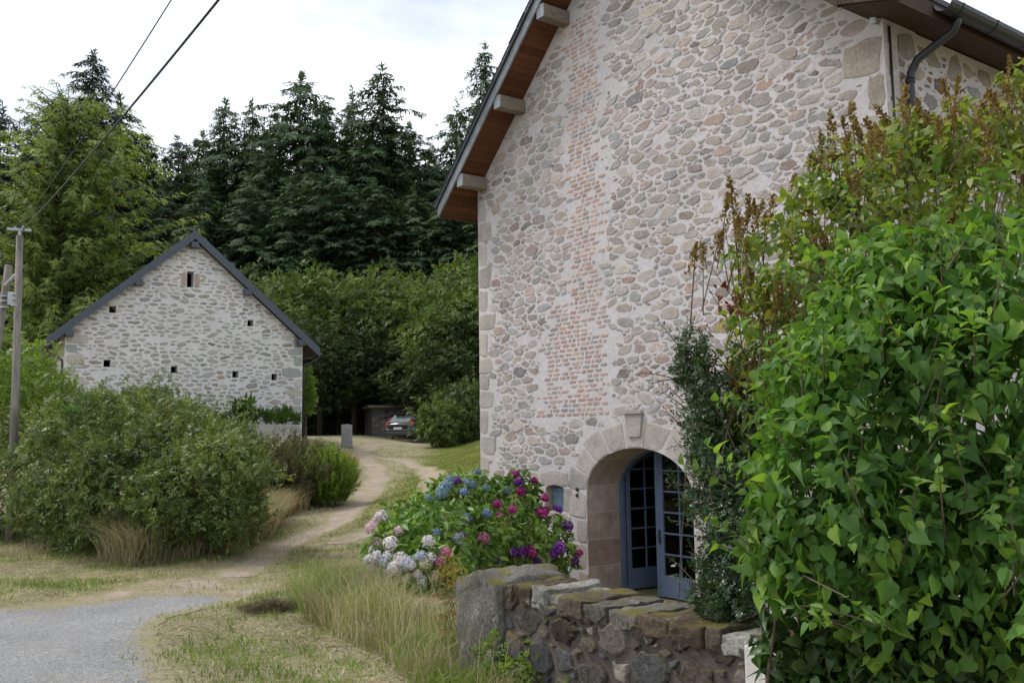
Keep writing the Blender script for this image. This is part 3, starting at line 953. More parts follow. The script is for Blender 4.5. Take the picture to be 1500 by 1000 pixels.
for poly, r in rubble(-4.6, -.74, -1.0, .57, [.12, .09, .06, .04], 1.35, lambda s, z: True, rl, (.015, .035), 500):
    ls.add(poly, lambda s, z, h: H(s, WN0 - h, z), pick(rl, PAL_LOW, .2), rl.uniform(.02, .04), rl, .72, .009, .015)
lb = MB(); lb.hbox(-4.7, -.70, WN0, WN1, -1.2, .595)
def rough_block(s0, s1, n0, n1, z0, z1, rng, seg=(7, 5, 6), amp=.025, top_fn=None):
    bm = bmesh.new()
    bmesh.ops.create_cube(bm, size=1)
    bmesh.ops.subdivide_edges(bm, edges=bm.edges, cuts=9, use_grid_fill=True)
    off = rng.uniform(0, 50, 3)
    for v in bm.verts:
        x, y, z = v.co
        # round the arrises a little, then roughen
        ax, ay, az = abs(x) * 2, abs(y) * 2, abs(z) * 2
        k = 1 - .02 * (max(0, ax + ay - 1.4) + max(0, ay + az - 1.4) + max(0, ax + az - 1.4)) * .6
        x, y, z = x * k, y * k, z * k
        p = Vector((s0 + (s1 - s0) * (x + .5), n0 + (n1 - n0) * (y + .5), z0 + (z1 - z0) * (z + .5)))
        q = .8 * mnoise.noise_vector(p * 4.5 + Vector(off)) + .6 * mnoise.noise_vector(p * 12 + Vector(off)) + .3 * mnoise.noise_vector(p * 27 + Vector(off))
        p = p + q * amp
        if top_fn and z > .2: p.z += top_fn(p.x, p.y)
        v.co = Vector(H(p.x, p.y, p.z))
    bmesh.ops.recalc_face_normals(bm, faces=bm.faces)
    bm.verts.index_update()
    V = [np.array(v.co) for v in bm.verts]; F = [[v.index for v in f.verts] for f in bm.faces]
    bm.free()
    return V, F
LC = np.array([.2, .17, .155])
low_parts = [(lb.V, lb.F, 0, LC), (ls.V, ls.F, 1, np.array(ls.C))]
merge_build('wall', low_parts, [M_LOW_MORTAR, M_LOW_STONE], lw, smooth=False)
s = -.74
PAL_COP = [(2, (.24, .225, .20)), (3, (.09, .065, .045)), (2, (.15, .135, .12)), (2, (.12, .095, .075)), (1, (.31, .295, .27))]
while s > -4.6:
    L = rl.uniform(.11, .27); hh = rl.uniform(.025, .075)
    v, f_ = rough_block(s - L + .012, s - .004, WN0 - .03, WN1 + rl.uniform(.008, .032), .535, .60 + hh, rl, amp=.024)
    build('coping_stone', np.array(v), f_, M_LOW_STONE, lw, col=np.tile(pick(rl, PAL_COP, .12), (len(v), 1)), smooth=True)
    s -= L
v, f_ = rough_block(-.735, -.20, WN0 - .12, WN1 + .06, -.15, .67, rl, amp=.045, top_fn=lambda a, n: .05 * math.exp(-((a + .52) / .12) ** 2) - .05 * max(0, a + .4))
build('end_block', np.array(v), f_, M_LOW_STONE, lw, col=np.tile([.165, .152, .136], (len(v), 1)), smooth=True)
M_POST = paint_mat('flaking_white_paint', (.62, .60, .56), .8, .3, 7, .5)
gp = thing('gate_post', H(-3.16, 6.24, 0), 'flaking white square post at the end of the low granite wall, half hidden by leaves', 'post')
g = MB(); g.hbox(-3.30, -3.04, 6.285, 6.50, -.1, .66); bevel(g.build('shaft', M_POST, gp), .012)

# ================================================================== GROUND, ROAD, PATHS
def axis(segs):
    out = []
    for a, b, st in segs: out += list(np.arange(a, b - 1e-6, st))
    return np.array(out + [segs[-1][1]])
gx = axis([(-260, -60, 20), (-60, -22, 3), (-22, -5, .4), (-5, 5, .14), (5, 20, 1), (20, 60, 8), (60, 260, 25)])
gy = axis([(-40, 0, 8), (0, 4, .5), (4, 17, .14), (17, 40, .4), (40, 66, .8), (66, 120, 4), (120, 420, 25)])
XX, YY = np.meshgrid(gx, gy)
ZZ = ground_z(XX, YY)
nx, ny = len(gx), len(gy)
idx = np.arange(nx * ny).reshape(ny, nx)
GF = np.stack([idx[:-1, :-1], idx[:-1, 1:], idx[1:, 1:], idx[1:, :-1]], -1).reshape(-1, 4)
def fbm(x, y, s=1.0, o=0.0):
    return (np.sin(x * s + 1.7 * np.sin(y * s * .8 + o)) * np.sin(y * s * 1.1 + 1.3 * np.sin(x * s * .7 + o + 2)) + .5 * np.sin(x * s * 2.3 + o) * np.sin(y * s * 2.1 + 1 + o + np.sin(x * s * 1.9)))
def lawn_w(x, y):
    """1 on the green lawn by the house, 0 on the mown verge"""
    return sm((x + 3.6 + .03 * (y - 18)) / 1.6 + .12 * fbm(x, y, .8)) * sm((y - 14.5) / 3) * sm((58 - y) / 6)
def ground_mat():
    t = NT('verge_soil_and_grass')
    p = t.pos()
    lw_ = t.attr('rnd')
    a = t.noise(.55, 5, .6, p); b = t.noise(3.2, 6, .7, p); c = t.noise(26, 5, .75, p); d = t.noise(90, 3, .7, p)
    verge = t.ramp(b, [(.25, (.17, .175, .075)), (.42, (.30, .27, .16)), (.6, (.41, .36, .235)), (.8, (.28, .23, .15))])
    lawn = t.ramp(b, [(.25, (.15, .18, .045)), (.5, (.21, .235, .065)), (.75, (.30, .28, .11))])
    col = t.mix(verge, lawn, lw_)
    col = t.mix(col, t.ramp(a, [(.3, .8), (.7, 1.2)]), 1.0, 'MULTIPLY')
    col = t.mix(col, t.ramp(c, [(.25, .55), (.7, 1.35)]), 1.0, 'MULTIPLY')
    col = t.mix(col, t.ramp(d, [(.3, .75), (.65, 1.2)]), 1.0, 'MULTIPLY')
    return t.done(t.bsdf(col, .95, t.bump(t.math('ADD', c, t.math('MULTIPLY', b, .6)), .9, .06), .1))
gnd = build('ground', np.stack([XX, YY, ZZ], -1).reshape(-1, 3), GF, ground_mat(), smooth=True, rnd=lawn_w(XX, YY).ravel())
tag(gnd, kind='structure')

def sheet_poly(name, px_poly, mat, lift, step=.16, edge=.10, seed=1, fade=.5):
    """flat sheet over the terrain: outline given by ground points, edge roughened"""
    P = [on_ground(*q)[:2] if len(q) == 2 else np.array(q[:2]) for q in px_poly]
    rg = np.random.default_rng(seed)
    ring = []
    for i in range(len(P)):
        a, b = P[i], P[(i + 1) % len(P)]
        L = np.linalg.norm(b - a); m = max(2, int(L / step))
        for j in range(m):
            q = a + (b - a) * j / m
            nrm = np.array([b[1] - a[1], a[0] - b[0]]) / (L + 1e-9)
            ring.append(q + nrm * (edge * (math.sin(q[0] * 2.1 + q[1] * 1.7) + rg.normal() * .55)))
    bm = bmesh.new()
    vs = [bm.verts.new((q[0], q[1], 0)) for q in ring]
    es = [bm.edges.new((vs[i], vs[(i + 1) % len(vs)])) for i in range(len(vs))]
    bmesh.ops.triangle_fill(bm, use_beauty=True, edges=es)
    x0, x1 = min(q[0] for q in ring), max(q[0] for q in ring); y0, y1 = min(q[1] for q in ring), max(q[1] for q in ring)
    for axis_i, (lo, hi) in enumerate(((x0, x1), (y0, y1))):
        for c in np.arange(lo + .2, hi, .28):
            co = (c, 0, 0) if axis_i == 0 else (0, c, 0); no = (1, 0, 0) if axis_i == 0 else (0, 1, 0)
            bmesh.ops.bisect_plane(bm, geom=list(bm.verts) + list(bm.edges) + list(bm.faces), plane_co=co, plane_no=no)
    bm.normal_update()
    for f in bm.faces:
        if f.normal.z < 0: f.normal_flip()
    bm.verts.index_update()
    V = np.array([v.co[:] for v in bm.verts]); F = [[v.index for v in f.verts] for f in bm.faces]
    bm.free()
    V[:, 2] = ground_z(V[:, 0], V[:, 1]) + lift
    Rg = np.array(ring); d = np.full(len(V), 9.0)
    for i in range(len(Rg)):
        a, b = Rg[i - 1], Rg[i]; ab = b - a
        t_ = np.clip(((V[:, 0] - a[0]) * ab[0] + (V[:, 1] - a[1]) * ab[1]) / (ab @ ab + 1e-9), 0, 1)
        d = np.minimum(d, np.hypot(V[:, 0] - a[0] - ab[0] * t_, V[:, 1] - a[1] - ab[1] * t_))
    o = build(name, V, F, mat, smooth=True, rnd=np.clip(d / fade, 0, 1))       # 0 at the crumbling edge, 1 inside
    return tag(o, kind='structure')

def asphalt_mat():
    t = NT('worn_asphalt')
    p = t.pos()
    a = t.noise(.7, 5, .6, p); c = t.noise(55, 4, .8, p); d = t.noise(170, 2, .7, p)
    v = t.n('ShaderNodeTexVoronoi'); v.inputs['Scale'].default_value = 70; t.l(p, v.inputs['Vector'])
    col = t.ramp(a, [(.3, (.19, .188, .187)), (.7, (.28, .277, .272))])
    col = t.mix(col, t.ramp(c, [(.3, .6), (.7, 1.4)]), 1.0, 'MULTIPLY')
    col = t.mix(col, t.ramp(v.outputs['Color'], [(.2, .7), (.8, 1.35)]), .8, 'MULTIPLY')
    col = t.mix(col, t.ramp(d, [(.35, .7), (.65, 1.3)]), .8, 'MULTIPLY')
    st = t.ramp(t.noise(2.2, 6, .75, p), [(.56, 0.0), (.72, .55)])
    col = t.mix(col, (.27, .235, .175), st)
    e = t.math('ADD', t.attr('rnd'), t.math('MULTIPLY', t.math('SUBTRACT', t.noise(3.5, 6, .75, p), .5), 1.5))
    grit = t.mix(t.mix((.20, .165, .11), (.36, .31, .235), t.noise(45, 4, .8, p)), t.mix((.16, .15, .06), (.33, .29, .17), t.noise(20, 4, .7, p)), t.ramp(t.noise(2.2, 5, .7, p), [(.4, 0.0), (.6, 1.0)]))
    col = t.mix(grit, col, t.ramp(e, [(.22, 0.0), (.42, 1.0)]))
    return t.done(t.bsdf(col, .9, t.bump(v.outputs['Distance'], .6, .012), .25))
def dirt_mat(name, c0, c1):
    t = NT(name)
    p = t.pos()
    b = t.noise(2.4, 6, .7, p); c = t.noise(30, 5, .75, p)
    v = t.n('ShaderNodeTexVoronoi'); v.inputs['Scale'].default_value = 34; t.l(p, v.inputs['Vector'])
    col = t.ramp(b, [(.3, c0), (.7, c1)])
    col = t.mix(col, t.ramp(c, [(.3, .7), (.7, 1.25)]), 1.0, 'MULTIPLY')
    col = t.mix(col, t.ramp(v.outputs['Color'], [(.2, .8), (.8, 1.2)]), .7, 'MULTIPLY')
    gr = t.ramp(t.noise(1.6, 6, .75, p), [(.47, 0.0), (.58, .85)])
    col = t.mix(col, (.27, .235, .13), gr)
    e = t.math('ADD', t.attr('rnd'), t.math('MULTIPLY', t.math('SUBTRACT', t.noise(4.0, 6, .75, p), .5), 1.6))
    turf = t.mix((.17, .16, .07), (.34, .29, .18), t.noise(8, 5, .75, p))
    col = t.mix(turf, col, t.ramp(e, [(.25, 0.0), (.55, 1.0)]))
    return t.done(t.bsdf(col, .95, t.bump(t.math('ADD', c, v.outputs['Distance']), .6, .02), .12))
M_DIRT = dirt_mat('pinkish_gravel_track', (.30, .235, .185), (.42, .35, .29))
sheet_poly('gravel_apron', [(-60, 905), (60, 880), (150, 862), (215, 846), (290, 842), (350, 852), (440, 846), (360, 885), (300, 893), (200, 905), (0, 930)], M_DIRT, .003, edge=.07, seed=4)
sheet_poly('road', [(-9.5, 4.0, 0), (-9.5, 9.4, 0), (0, 893), (100, 884), (200, 872), (300, 868), (345, 872), (318, 888), (250, 905), (236, 925), (246, 960), (258, 1000), (-1.85, 4.0, 0)], asphalt_mat(), .006, edge=.05, seed=2)
def track(name, pts, w0, w1, lift, seed, mat=M_DIRT):
    """ribbon over the terrain following picture-ground points, width varying irregularly"""
    rg = np.random.default_rng(seed)
    P = np.array([on_ground(*q)[:2] for q in pts])
    D = np.r_[0, np.cumsum(np.linalg.norm(np.diff(P, axis=0), axis=1))]
    n_ = int(D[-1] / .18)
    t_ = np.linspace(0, D[-1], n_)
    X, Y = np.interp(t_, D, P[:, 0]), np.interp(t_, D, P[:, 1])
    k = np.ones(9) / 9
    Xs, Ys = np.convolve(np.pad(X, 4, 'edge'), k, 'valid'), np.convolve(np.pad(Y, 4, 'edge'), k, 'valid')
    tx, ty = np.gradient(Xs), np.gradient(Ys); L = np.hypot(tx, ty) + 1e-9
    nx_, ny_ = -ty / L, tx / L
    W = np.interp(t_, [0, D[-1]], [w0, w1])
    wl = W * (1 + .22 * np.sin(t_ * 1.3) + rg.normal(size=n_) * .10); wr = W * (1 + .22 * np.sin(t_ * 1.7 + 2) + rg.normal(size=n_) * .10)
    rows_ = []
    for q in (-1, -.5, 0, .5, 1):
        ww = np.where(q < 0, wl, wr) * q
        x, y = Xs + nx_ * ww, Ys + ny_ * ww
        rows_.append(np.stack([x, y, ground_z(x, y) + lift], -1))
    V = np.stack(rows_, 1).reshape(-1, 3)
    i = np.arange(n_ - 1)[:, None] * 5 + np.arange(4)[None]
    F = np.stack([i, i + 1, i + 6, i + 5], -1).reshape(-1, 4)[:, ::-1]
    return tag(build(name, V, F.copy(), mat, smooth=True, rnd=np.tile([0, .55, 1, .55, 0], n_)), kind='structure')
track('path', [(330, 850), (400, 806), (450, 785), (495, 765), (525, 738), (545, 715), (553, 700), (548, 684), (535, 672), (527, 662), (540, 654), (575, 650)], .32, .66, .004, 5)
track('path', [(480, 800), (560, 770), (610, 740), (632, 716), (636, 698), (622, 686), (596, 677), (566, 671), (540, 665)], .22, .42, .005, 6)

# ================================================================== POLE, CABLES
M_POLE = timber_mat('weathered_pine_pole', (.235, .21, .185), (2.5, 2.5, .5))
M_GALV = paint_mat('galvanised_steel', (.42, .44, .45), .45, .15, 8, .05, .5, .6)
pb = on_ground(14, 795); ptop = at(29, 345, pb[1] + .0)
pole = thing('utility_pole', pb, 'grey wooden utility pole with a leaning brace, at the left edge beside the hedge', 'utility pole')
m = MB(); m.tube([pb - UP * .3, pb * .5 + ptop * .5 + np.array([.015, 0, 0]), ptop], [.070, .062, .054], 14); m.build('shaft', M_POLE, pole, smooth=True)
st = at(13, 388, pb[1] + .25); sb0 = at(-46, 800, pb[1] + .9); sb0[2] = gz(sb0[0], sb0[1])
m = MB(); m.tube([sb0, (st + sb0) / 2, st], [.075, .066, .058], 12); m.build('brace', M_POLE, pole, smooth=True)
m = MB()
m.tube([at(26, 400, pb[1] + .05), at(8, 418, pb[1] + .2)], .03, 8)
for y_ in (430, 437, 446):
    a, b = at(23, y_, pb[1]), at(23, y_ + 2.5, pb[1]); ax_ = (a + b) / 2
    m.tube([ax_ - UP * .012, ax_ + UP * .012], .073, 12)
    a = at(7, y_ + 4, pb[1] + .28); m.tube([a - UP * .012, a + UP * .012], .069, 12)
m.frame(at(16, 438, pb[1] + .12), np.array([1., 0, 0]), np.array([0, 1., 0]), UP, -.03, .05, -.05, .05, -.10, .12)
m.build('bracket', M_GALV, pole)
m = MB(); c = ptop + UP * .10
m.frame(c, np.array([.93, .37, 0]), np.array([-.37, .93, 0]), UP, -.19, .17, -.03, .03, -.02, .02)
m.tube([ptop - UP * .02, c], .03, 8)
m.tube([c + np.array([.03, 0, .0]), c + np.array([.06, 0, .07])], .012, 6); m.tube([c - np.array([.05, 0, .0]), c + np.array([-.10, 0, .06])], .010, 6)
ca = m.build('crossarm', M_GALV, pole)
M_CABLE = paint_mat('black_cable', (.012, .012, .014), .5, .1)
def cable(name, a, pix, r, label, sag):
    b = at(*pix)
    far = b + (b - a) * .75
    pts = []
    for t_ in np.linspace(0, 1, 40):
        p = a + (far - a) * t_ + UP * (-4 * sag * t_ * (1 - t_))
        pts.append(p)
    m = MB(); m.tube(pts, r, 6)
    o = m.build(name, M_CABLE, None, smooth=True, origin=a)
    return tag(o, label, 'cable')
cable('overhead_cable', ptop + np.array([.05, 0, .1]), (300, 0, 7.5), .0125, 'thick black twisted overhead cable, the right-hand and heavier of the two', .16)
cable('overhead_cable', ptop + np.array([-.02, 0, .12]), (235, 0, 8.2), .0065, 'thin overhead cable, the left-hand and finer of the two', .18)

# ================================================================== CAR, SHED, STONE POST
M_CARP = NT('black_car_paint'); M_CARP = M_CARP.done(M_CARP.bsdf((.012, .013, .018), .22, spec=.5, Coat_Weight=.8))
M_CARG = NT('car_glass'); M_CARG = M_CARG.done(M_CARG.bsdf((.05, .06, .07), .05, spec=.9))
M_CARW = paint_mat('sky_paled_rear_window', (.11, .145, .155), .6, .2, 3, 0, .25)  # pale base colour stands in for reflected sky
M_RED = NT('red_lamp_lens'); M_RED = M_RED.done(M_RED.bsdf((.42, .02, .015), .2))
M_ORANGE = NT('amber_lamp_lens'); M_ORANGE = M_ORANGE.done(M_ORANGE.bsdf((.55, .12, .02), .2))
M_PLATE = paint_mat('number_plate_white', (.75, .76, .74), .4, .04)
M_TYRE = paint_mat('tyre_rubber', (.015, .015, .016), .85, .2)
M_RIM = paint_mat('alloy_rim', (.5, .51, .52), .35, .1, 8, .02, .5, .7)
M_TRIM = paint_mat('grey_bumper_trim', (.06, .065, .07), .6, .1)
cpos = on_ground(590, 649); cpos[1] = max(cpos[1], 46)
cp = at(583, 648, 50.0); cp[2] = gz(cp[0], cp[1])
car = thing('parked_car', cp, 'black hatchback parked with its rear towards us, half behind a shrub', 'car')
th_ = math.radians(-27)
cf = np.array([-math.sin(th_), math.cos(th_), 0]); cr_ = np.array([math.cos(th_), math.sin(th_), 0])
def K(x, y, z): return cp + cr_ * x + cf * (y) + UP * z
# stations from the tail forwards: y, half width low, half width high, z bottom, z waist
def loft(sections, mat, name, parent, smooth=True):
    V, F = [], []
    k = len(sections[0])
    for sc in sections: V += sc
    for i in range(len(sections) - 1):
        for j in range(k):
            F.append((i * k + j, i * k + (j + 1) % k, (i + 1) * k + (j + 1) % k, (i + 1) * k + j))
    F.append(list(range(k))[::-1]); F.append([(len(sections) - 1) * k + j for j in range(k)])
    o = build(name, np.array(V), F, mat, parent, smooth=smooth)
    return o
def ring_sec(y, hw, z0, z1, yo=0):
    pts = [(-hw * .93, z0), (-hw, z0 + .12), (-hw, (z0 + z1) / 2), (-hw * .97, z1 - .04), (-hw * .92, z1), (hw * .92, z1), (hw * .97, z1 - .04), (hw, (z0 + z1) / 2), (hw, z0 + .12), (hw * .93, z0)]
    return [K(x, y + yo * (z - z0), z) for x, z in pts]
body_ = loft([ring_sec(0, .78, .34, .86), ring_sec(.10, .86, .26, .98), ring_sec(.5, .89, .22, 1.0), ring_sec(2.2, .90, .22, .98), ring_sec(3.2, .89, .22, .94), ring_sec(4.0, .84, .26, .78), ring_sec(4.25, .72, .34, .66)], M_CARP, 'body', car)
def cab(y, hw0, hw1, z1, yo): return [K(-hw0, y, .97), K(-hw1, y + yo, z1), K(-hw1 * .8, y + yo, z1 + .04), K(hw1 * .8, y + yo, z1 + .04), K(hw1, y + yo, z1), K(hw0, y, .97)]
loft([cab(.12, .80, .60, 1.42, .42), cab(.6, .82, .62, 1.50, .2), cab(1.6, .83, .63, 1.53, 0), cab(2.5, .83, .61, 1.46, -.25), cab(3.1, .80, .58, 1.40, -.72)], M_CARP, 'cabin', car)
m = MB(); m.prism([K(-.70, .135, 1.0), K(.70, .135, 1.0), K(.54, .505, 1.40), K(-.54, .505, 1.40)], -cf * .02 + UP * .01); m.build('rear_window', M_CARW, car)
for sg in (-1, 1):
    m = MB(); m.prism([K(sg * .826, .75, 1.0), K(sg * .836, 1.65, 1.0), K(sg * .66, 1.65, 1.46), K(sg * .655, .88, 1.43)], cr_ * sg * .015); m.prism([K(sg * .836, 1.72, 1.0), K(sg * .826, 2.8, 1.0), K(sg * .645, 2.35, 1.42), K(sg * .66, 1.72, 1.46)], cr_ * sg * .015)
    m.build('side_window', M_CARG, car)
    m = MB(); m.prism([K(sg * .62, -.005 + .06, .80), K(sg * .84, .07, .82), K(sg * .875, .28, 1.02), K(sg * .80, .20, 1.06), K(sg * .64, .12, .98)], -cf * .05 + cr_ * sg * .02); m.build('tail_light', M_RED, car)
    m = MB(); m.prism([K(sg * .70, .30, 1.12), K(sg * .79, .18, 1.04), K(sg * .77, .24, 1.16), K(sg * .66, .42, 1.32)], -cf * .04 + cr_ * sg * .02); m.build('pillar_lamp', M_ORANGE if sg > 0 else M_RED, car)
    m = MB(); m.tube([K(sg * .60, .7, 1.56), K(sg * .60, 2.2, 1.575)], .02, 6); m.build('roof_rail', M_TRIM, car)
m = MB(); m.frame(K(0, -.03, .68), cr_, cf, UP, -.26, .26, -.012, .012, -.055, .055); m.build('number_plate', M_PLATE, car)
m = MB(); m.frame(K(0, -.02, .42), cr_, cf, UP, -.80, .80, -.05, .2, -.10, .09); bevel(m.build('rear_bumper', M_TRIM, car), .04)
m = MB(); m.frame(K(0, -.02, .60), cr_, cf, UP, -.74, .74, -.04, .1, -.012, .012); m.build('tailgate_strip', M_RIM, car)
m = MB(); m.frame(K(0, .42, 1.49), cr_, cf, UP, -.5, .5, -.12, .15, -.015, .02); m.build('spoiler', M_CARP, car)
m = MB(); m.frame(K(0, .27, 1.465), cr_, cf, UP, -.14, .14, -.015, .01, -.015, .01); m.build('brake_light', M_RED, car)
for sg in (-1, 1):
    for y_ in (.78, 3.35):
        w_ = K(sg * .74, y_, .315)
        m = MB(); m.lathe(w_, cr_ * sg, [(0, .2), (0, .315), (.03, .33), (.15, .33), (.18, .31), (.175, .21)], 20); tw_ = m.build('wheel', M_TYRE, car, smooth=False)
        m = MB(); m.lathe(w_ + cr_ * sg * .12, cr_ * sg, [(0, .21), (.03, .205), (.035, .05), (.05, .05)], 14)
        for a_ in range(5):
            an = a_ * 2 * math.pi / 5
            dr = cf * math.cos(an) + UP * math.sin(an); tt = cf * -math.sin(an) + UP * math.cos(an)
            m.frame(w_ + cr_ * sg * .15, dr, tt, cr_ * sg, .04, .20, -.025, .025, 0, .02)
        m.build('rim', M_RIM, tw_)

hut = thing('stone_hut', (0, 0, 0), 'small dark stone hut with a flat slab roof, in the shade behind the parked car', 'hut')
hp0 = at(545, 642, 56.0); hp0[2] = gz(hp0[0], hp0[1]) - .1
hut.location = hp0; ORG[hut] = hp0
hx, hy = np.array([.95, .30, 0]), np.array([-.30, .95, 0])
hst = Stones()
for poly, r in rubble(0, 3.6, 0, 1.75, [.16, .12, .09, .06], 1.5, lambda a, z: not (.75 < a < 1.65 and z < 1.62), rb, (.02, .04), 700):
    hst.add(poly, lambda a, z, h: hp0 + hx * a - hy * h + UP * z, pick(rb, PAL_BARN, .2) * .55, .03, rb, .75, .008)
m = MB(); m.frame(hp0, hx, hy, UP, 0, .75, 0, 3, 0, 1.8); m.frame(hp0, hx, hy, UP, 1.65, 3.6, 0, 3, 0, 1.8); m.frame(hp0, hx, hy, UP, .751, 1.649, .5, 3, 0, 1.8); m.frame(hp0, hx, hy, UP, .751, 1.649, .0, .499, 1.62, 1.8)
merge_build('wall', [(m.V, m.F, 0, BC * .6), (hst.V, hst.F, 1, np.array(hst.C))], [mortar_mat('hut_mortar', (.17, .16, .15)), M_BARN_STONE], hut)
m = MB(); m.frame(hp0 + UP * 1.801, hx, hy, UP, -.3, 3.8, -.35, 3.2, 0, .16); bevel(m.build('roof', M_PURLIN, hut), .03)
m = MB(); m.frame(hp0, hx, hy, UP, .76, 1.64, .40, .45, 0, 1.6); m.build('door', M_BARGE, hut)

sp0 = at(508, 646, 40.0); sp0[2] = gz(sp0[0], sp0[1])
sp_ = thing('granite_post', sp0, 'upright pale granite slab post at the end of the broom bush beside the track', 'post')
bm = bmesh.new(); bmesh.ops.create_cube(bm, size=1); bmesh.ops.subdivide_edges(bm, edges=bm.edges, cuts=4, use_grid_fill=True)
for v in bm.verts:
    p = Vector((v.co.x * .44, v.co.y * .26, (v.co.z + .5) * 1.12 - .1)); 
    if v.co.z > .3: p.z -= .03 * (v.co.x * 2) ** 2
    v.co = p + mnoise.noise_vector(p * 4) * .03 + Vector(sp0)
bm.verts.index_update()
build('shaft', np.array([v.co[:] for v in bm.verts]), [[v.index for v in f.verts] for f in bm.faces], M_BARN_STONE, sp_, col=np.tile([.25, .245, .235], (len(bm.verts), 1)), smooth=True)
bm.free()
# ================================================================== VEGETATION
def unit(a): return a / (np.linalg.norm(a, axis=-1, keepdims=True) + 1e-9)
def T_(verts, faces): return np.array(verts, float), np.array(faces, int)
def kite(o, d, L, w, fold=.12, droop=.1):
    o = np.array(o, float); d = np.array(d, float); d /= np.linalg.norm(d)
    x = np.cross(d, [0, 0, 1.]); x /= np.linalg.norm(x) + 1e-9
    return [o, o + d * L * .45 + x * w + [0, 0, fold * w], o + d * L + [0, 0, -droop * L], o + d * L * .45 - x * w + [0, 0, fold * w]]
def multi(kites):
    V, F = [], []
    for k in kites:
        b = len(V); V += k; F.append((b, b + 1, b + 2, b + 3))
    return T_(V, F)
# leaf templates: x across, y towards the tip, z along the face normal
OVAL = T_([(0, 0, 0), (.27, .3, .07), (.25, .62, .05), (0, 1, -.12), (-.25, .62, .05), (-.27, .3, .07), (0, .45, -.02)], [(0, 1, 2, 6), (6, 2, 3, 3), (0, 6, 4, 5), (6, 3, 4, 4)])
OVAL = T_([(0, 0, 0), (.27, .3, .07), (.25, .62, .05), (0, 1, -.12), (-.25, .62, .05), (-.27, .3, .07)], [(0, 1, 2, 3), (0, 3, 4, 5)])
HEART = T_([(0, .02, 0), (.20, -.06, .05), (.38, .10, .10), (.41, .32, .10), (.27, .62, .04), (.10, .88, -.06), (0, 1.08, -.16),
            (-.10, .88, -.06), (-.27, .62, .04), (-.41, .32, .10), (-.38, .10, .10), (-.20, -.06, .05), (0, .35, -.01), (0, .68, -.04)],
           [(0, 1, 2, 12), (12, 2, 3, 3), (12, 3, 4, 13), (13, 4, 5, 6), (0, 12, 10, 11), (12, 9, 10, 10), (12, 13, 8, 9), (13, 6, 7, 8)])
SPRIG = multi([kite((0, 0, 0), (.75, .5, .1), .5, .13), kite((0, .2, 0), (-.75, .55, .05), .5, .13), kite((0, .4, .02), (.7, .7, -.05), .46, .12), kite((0, .52, .02), (-.65, .75, .1), .44, .12), kite((0, .6, 0), (.05, 1, 0), .5, .13)])
FROND = multi([kite((0, 0, 0), (0, 1, 0), 1.0, .085, -.3, .16), kite((0, .16, 0), (.8, .62, -.12), .52, .075, -.3), kite((0, .18, 0), (-.8, .62, -.12), .52, .075, -.3), kite((0, .48, -.03), (.72, .7, -.1), .36, .06, -.3), kite((0, .5, -.03), (-.72, .7, -.1), .36, .06, -.3)])
FLORET = multi([kite((0, 0, 0), (1, 0, .25), .55, .24), kite((0, 0, 0), (-1, 0, .25), .55, .24), kite((0, 0, 0), (0, 1, .25), .55, .24), kite((0, 0, 0), (0, -1, .25), .55, .24)])

def place(P, Td, Nd, S, tpl, rnd, rng, jit=.12):
    """copies of a leaf template at points P with tip direction Td and face normal Nd -> one mesh's arrays"""
    tv, tf = tpl
    n, k = len(P), len(tv)
    Y = unit(Td); X = unit(np.cross(Y, Nd)); Z = np.cross(X, Y)
    S = np.broadcast_to(np.asarray(S, float), (n,))[:, None, None]
    wx = rng.uniform(.72, 1.12, n)[:, None, None]; fz_ = rng.uniform(.1, 2.6, n)[:, None, None]; curl = (rng.normal(size=n) * .22 - .10)[:, None, None]; skew = (rng.normal(size=n) * .10)[:, None, None]
    tx = tv[None, :, :1] * wx + skew * tv[None, :, 1:2] ** 2
    tz = tv[None, :, 2:3] * fz_ + curl * tv[None, :, 1:2] ** 2
    V = P[:, None] + S * (tx * X[:, None] + tv[None, :, 1:2] * Y[:, None] + tz * Z[:, None])
    F = (np.arange(n)[:, None, None] * k + tf[None]).reshape(-1, tf.shape[1])
    r = np.clip(rnd[:, None] + rng.normal(size=(n, k)) * 0, 0, 1)
    m = tf.shape[0]
    if k == m * 4: r = np.clip(rnd[:, None] + np.repeat(rng.normal(size=(n, m)) * jit, 4, 1), 0, 1)
    return V.reshape(-1, 3), F, r.ravel()

def cat_arrays(L):
    V, F, R, b = [], [], [], 0
    for v, f, r in L:
        V.append(v); F.append(f + b); R.append(r); b += len(v)
    return np.concatenate(V), np.concatenate(F), np.concatenate(R)

def dirs(n, rng): return unit(rng.normal(size=(n, 3)))

def lobes_px(L):
    """(px, py, depth, half width px, half height px, half depth m) -> ellipsoids in metres"""
    return [(at(px, py, Y), np.array([rx * Y / FPX, dm, ry * Y / FPX])) for px, py, Y, rx, ry, dm in L]

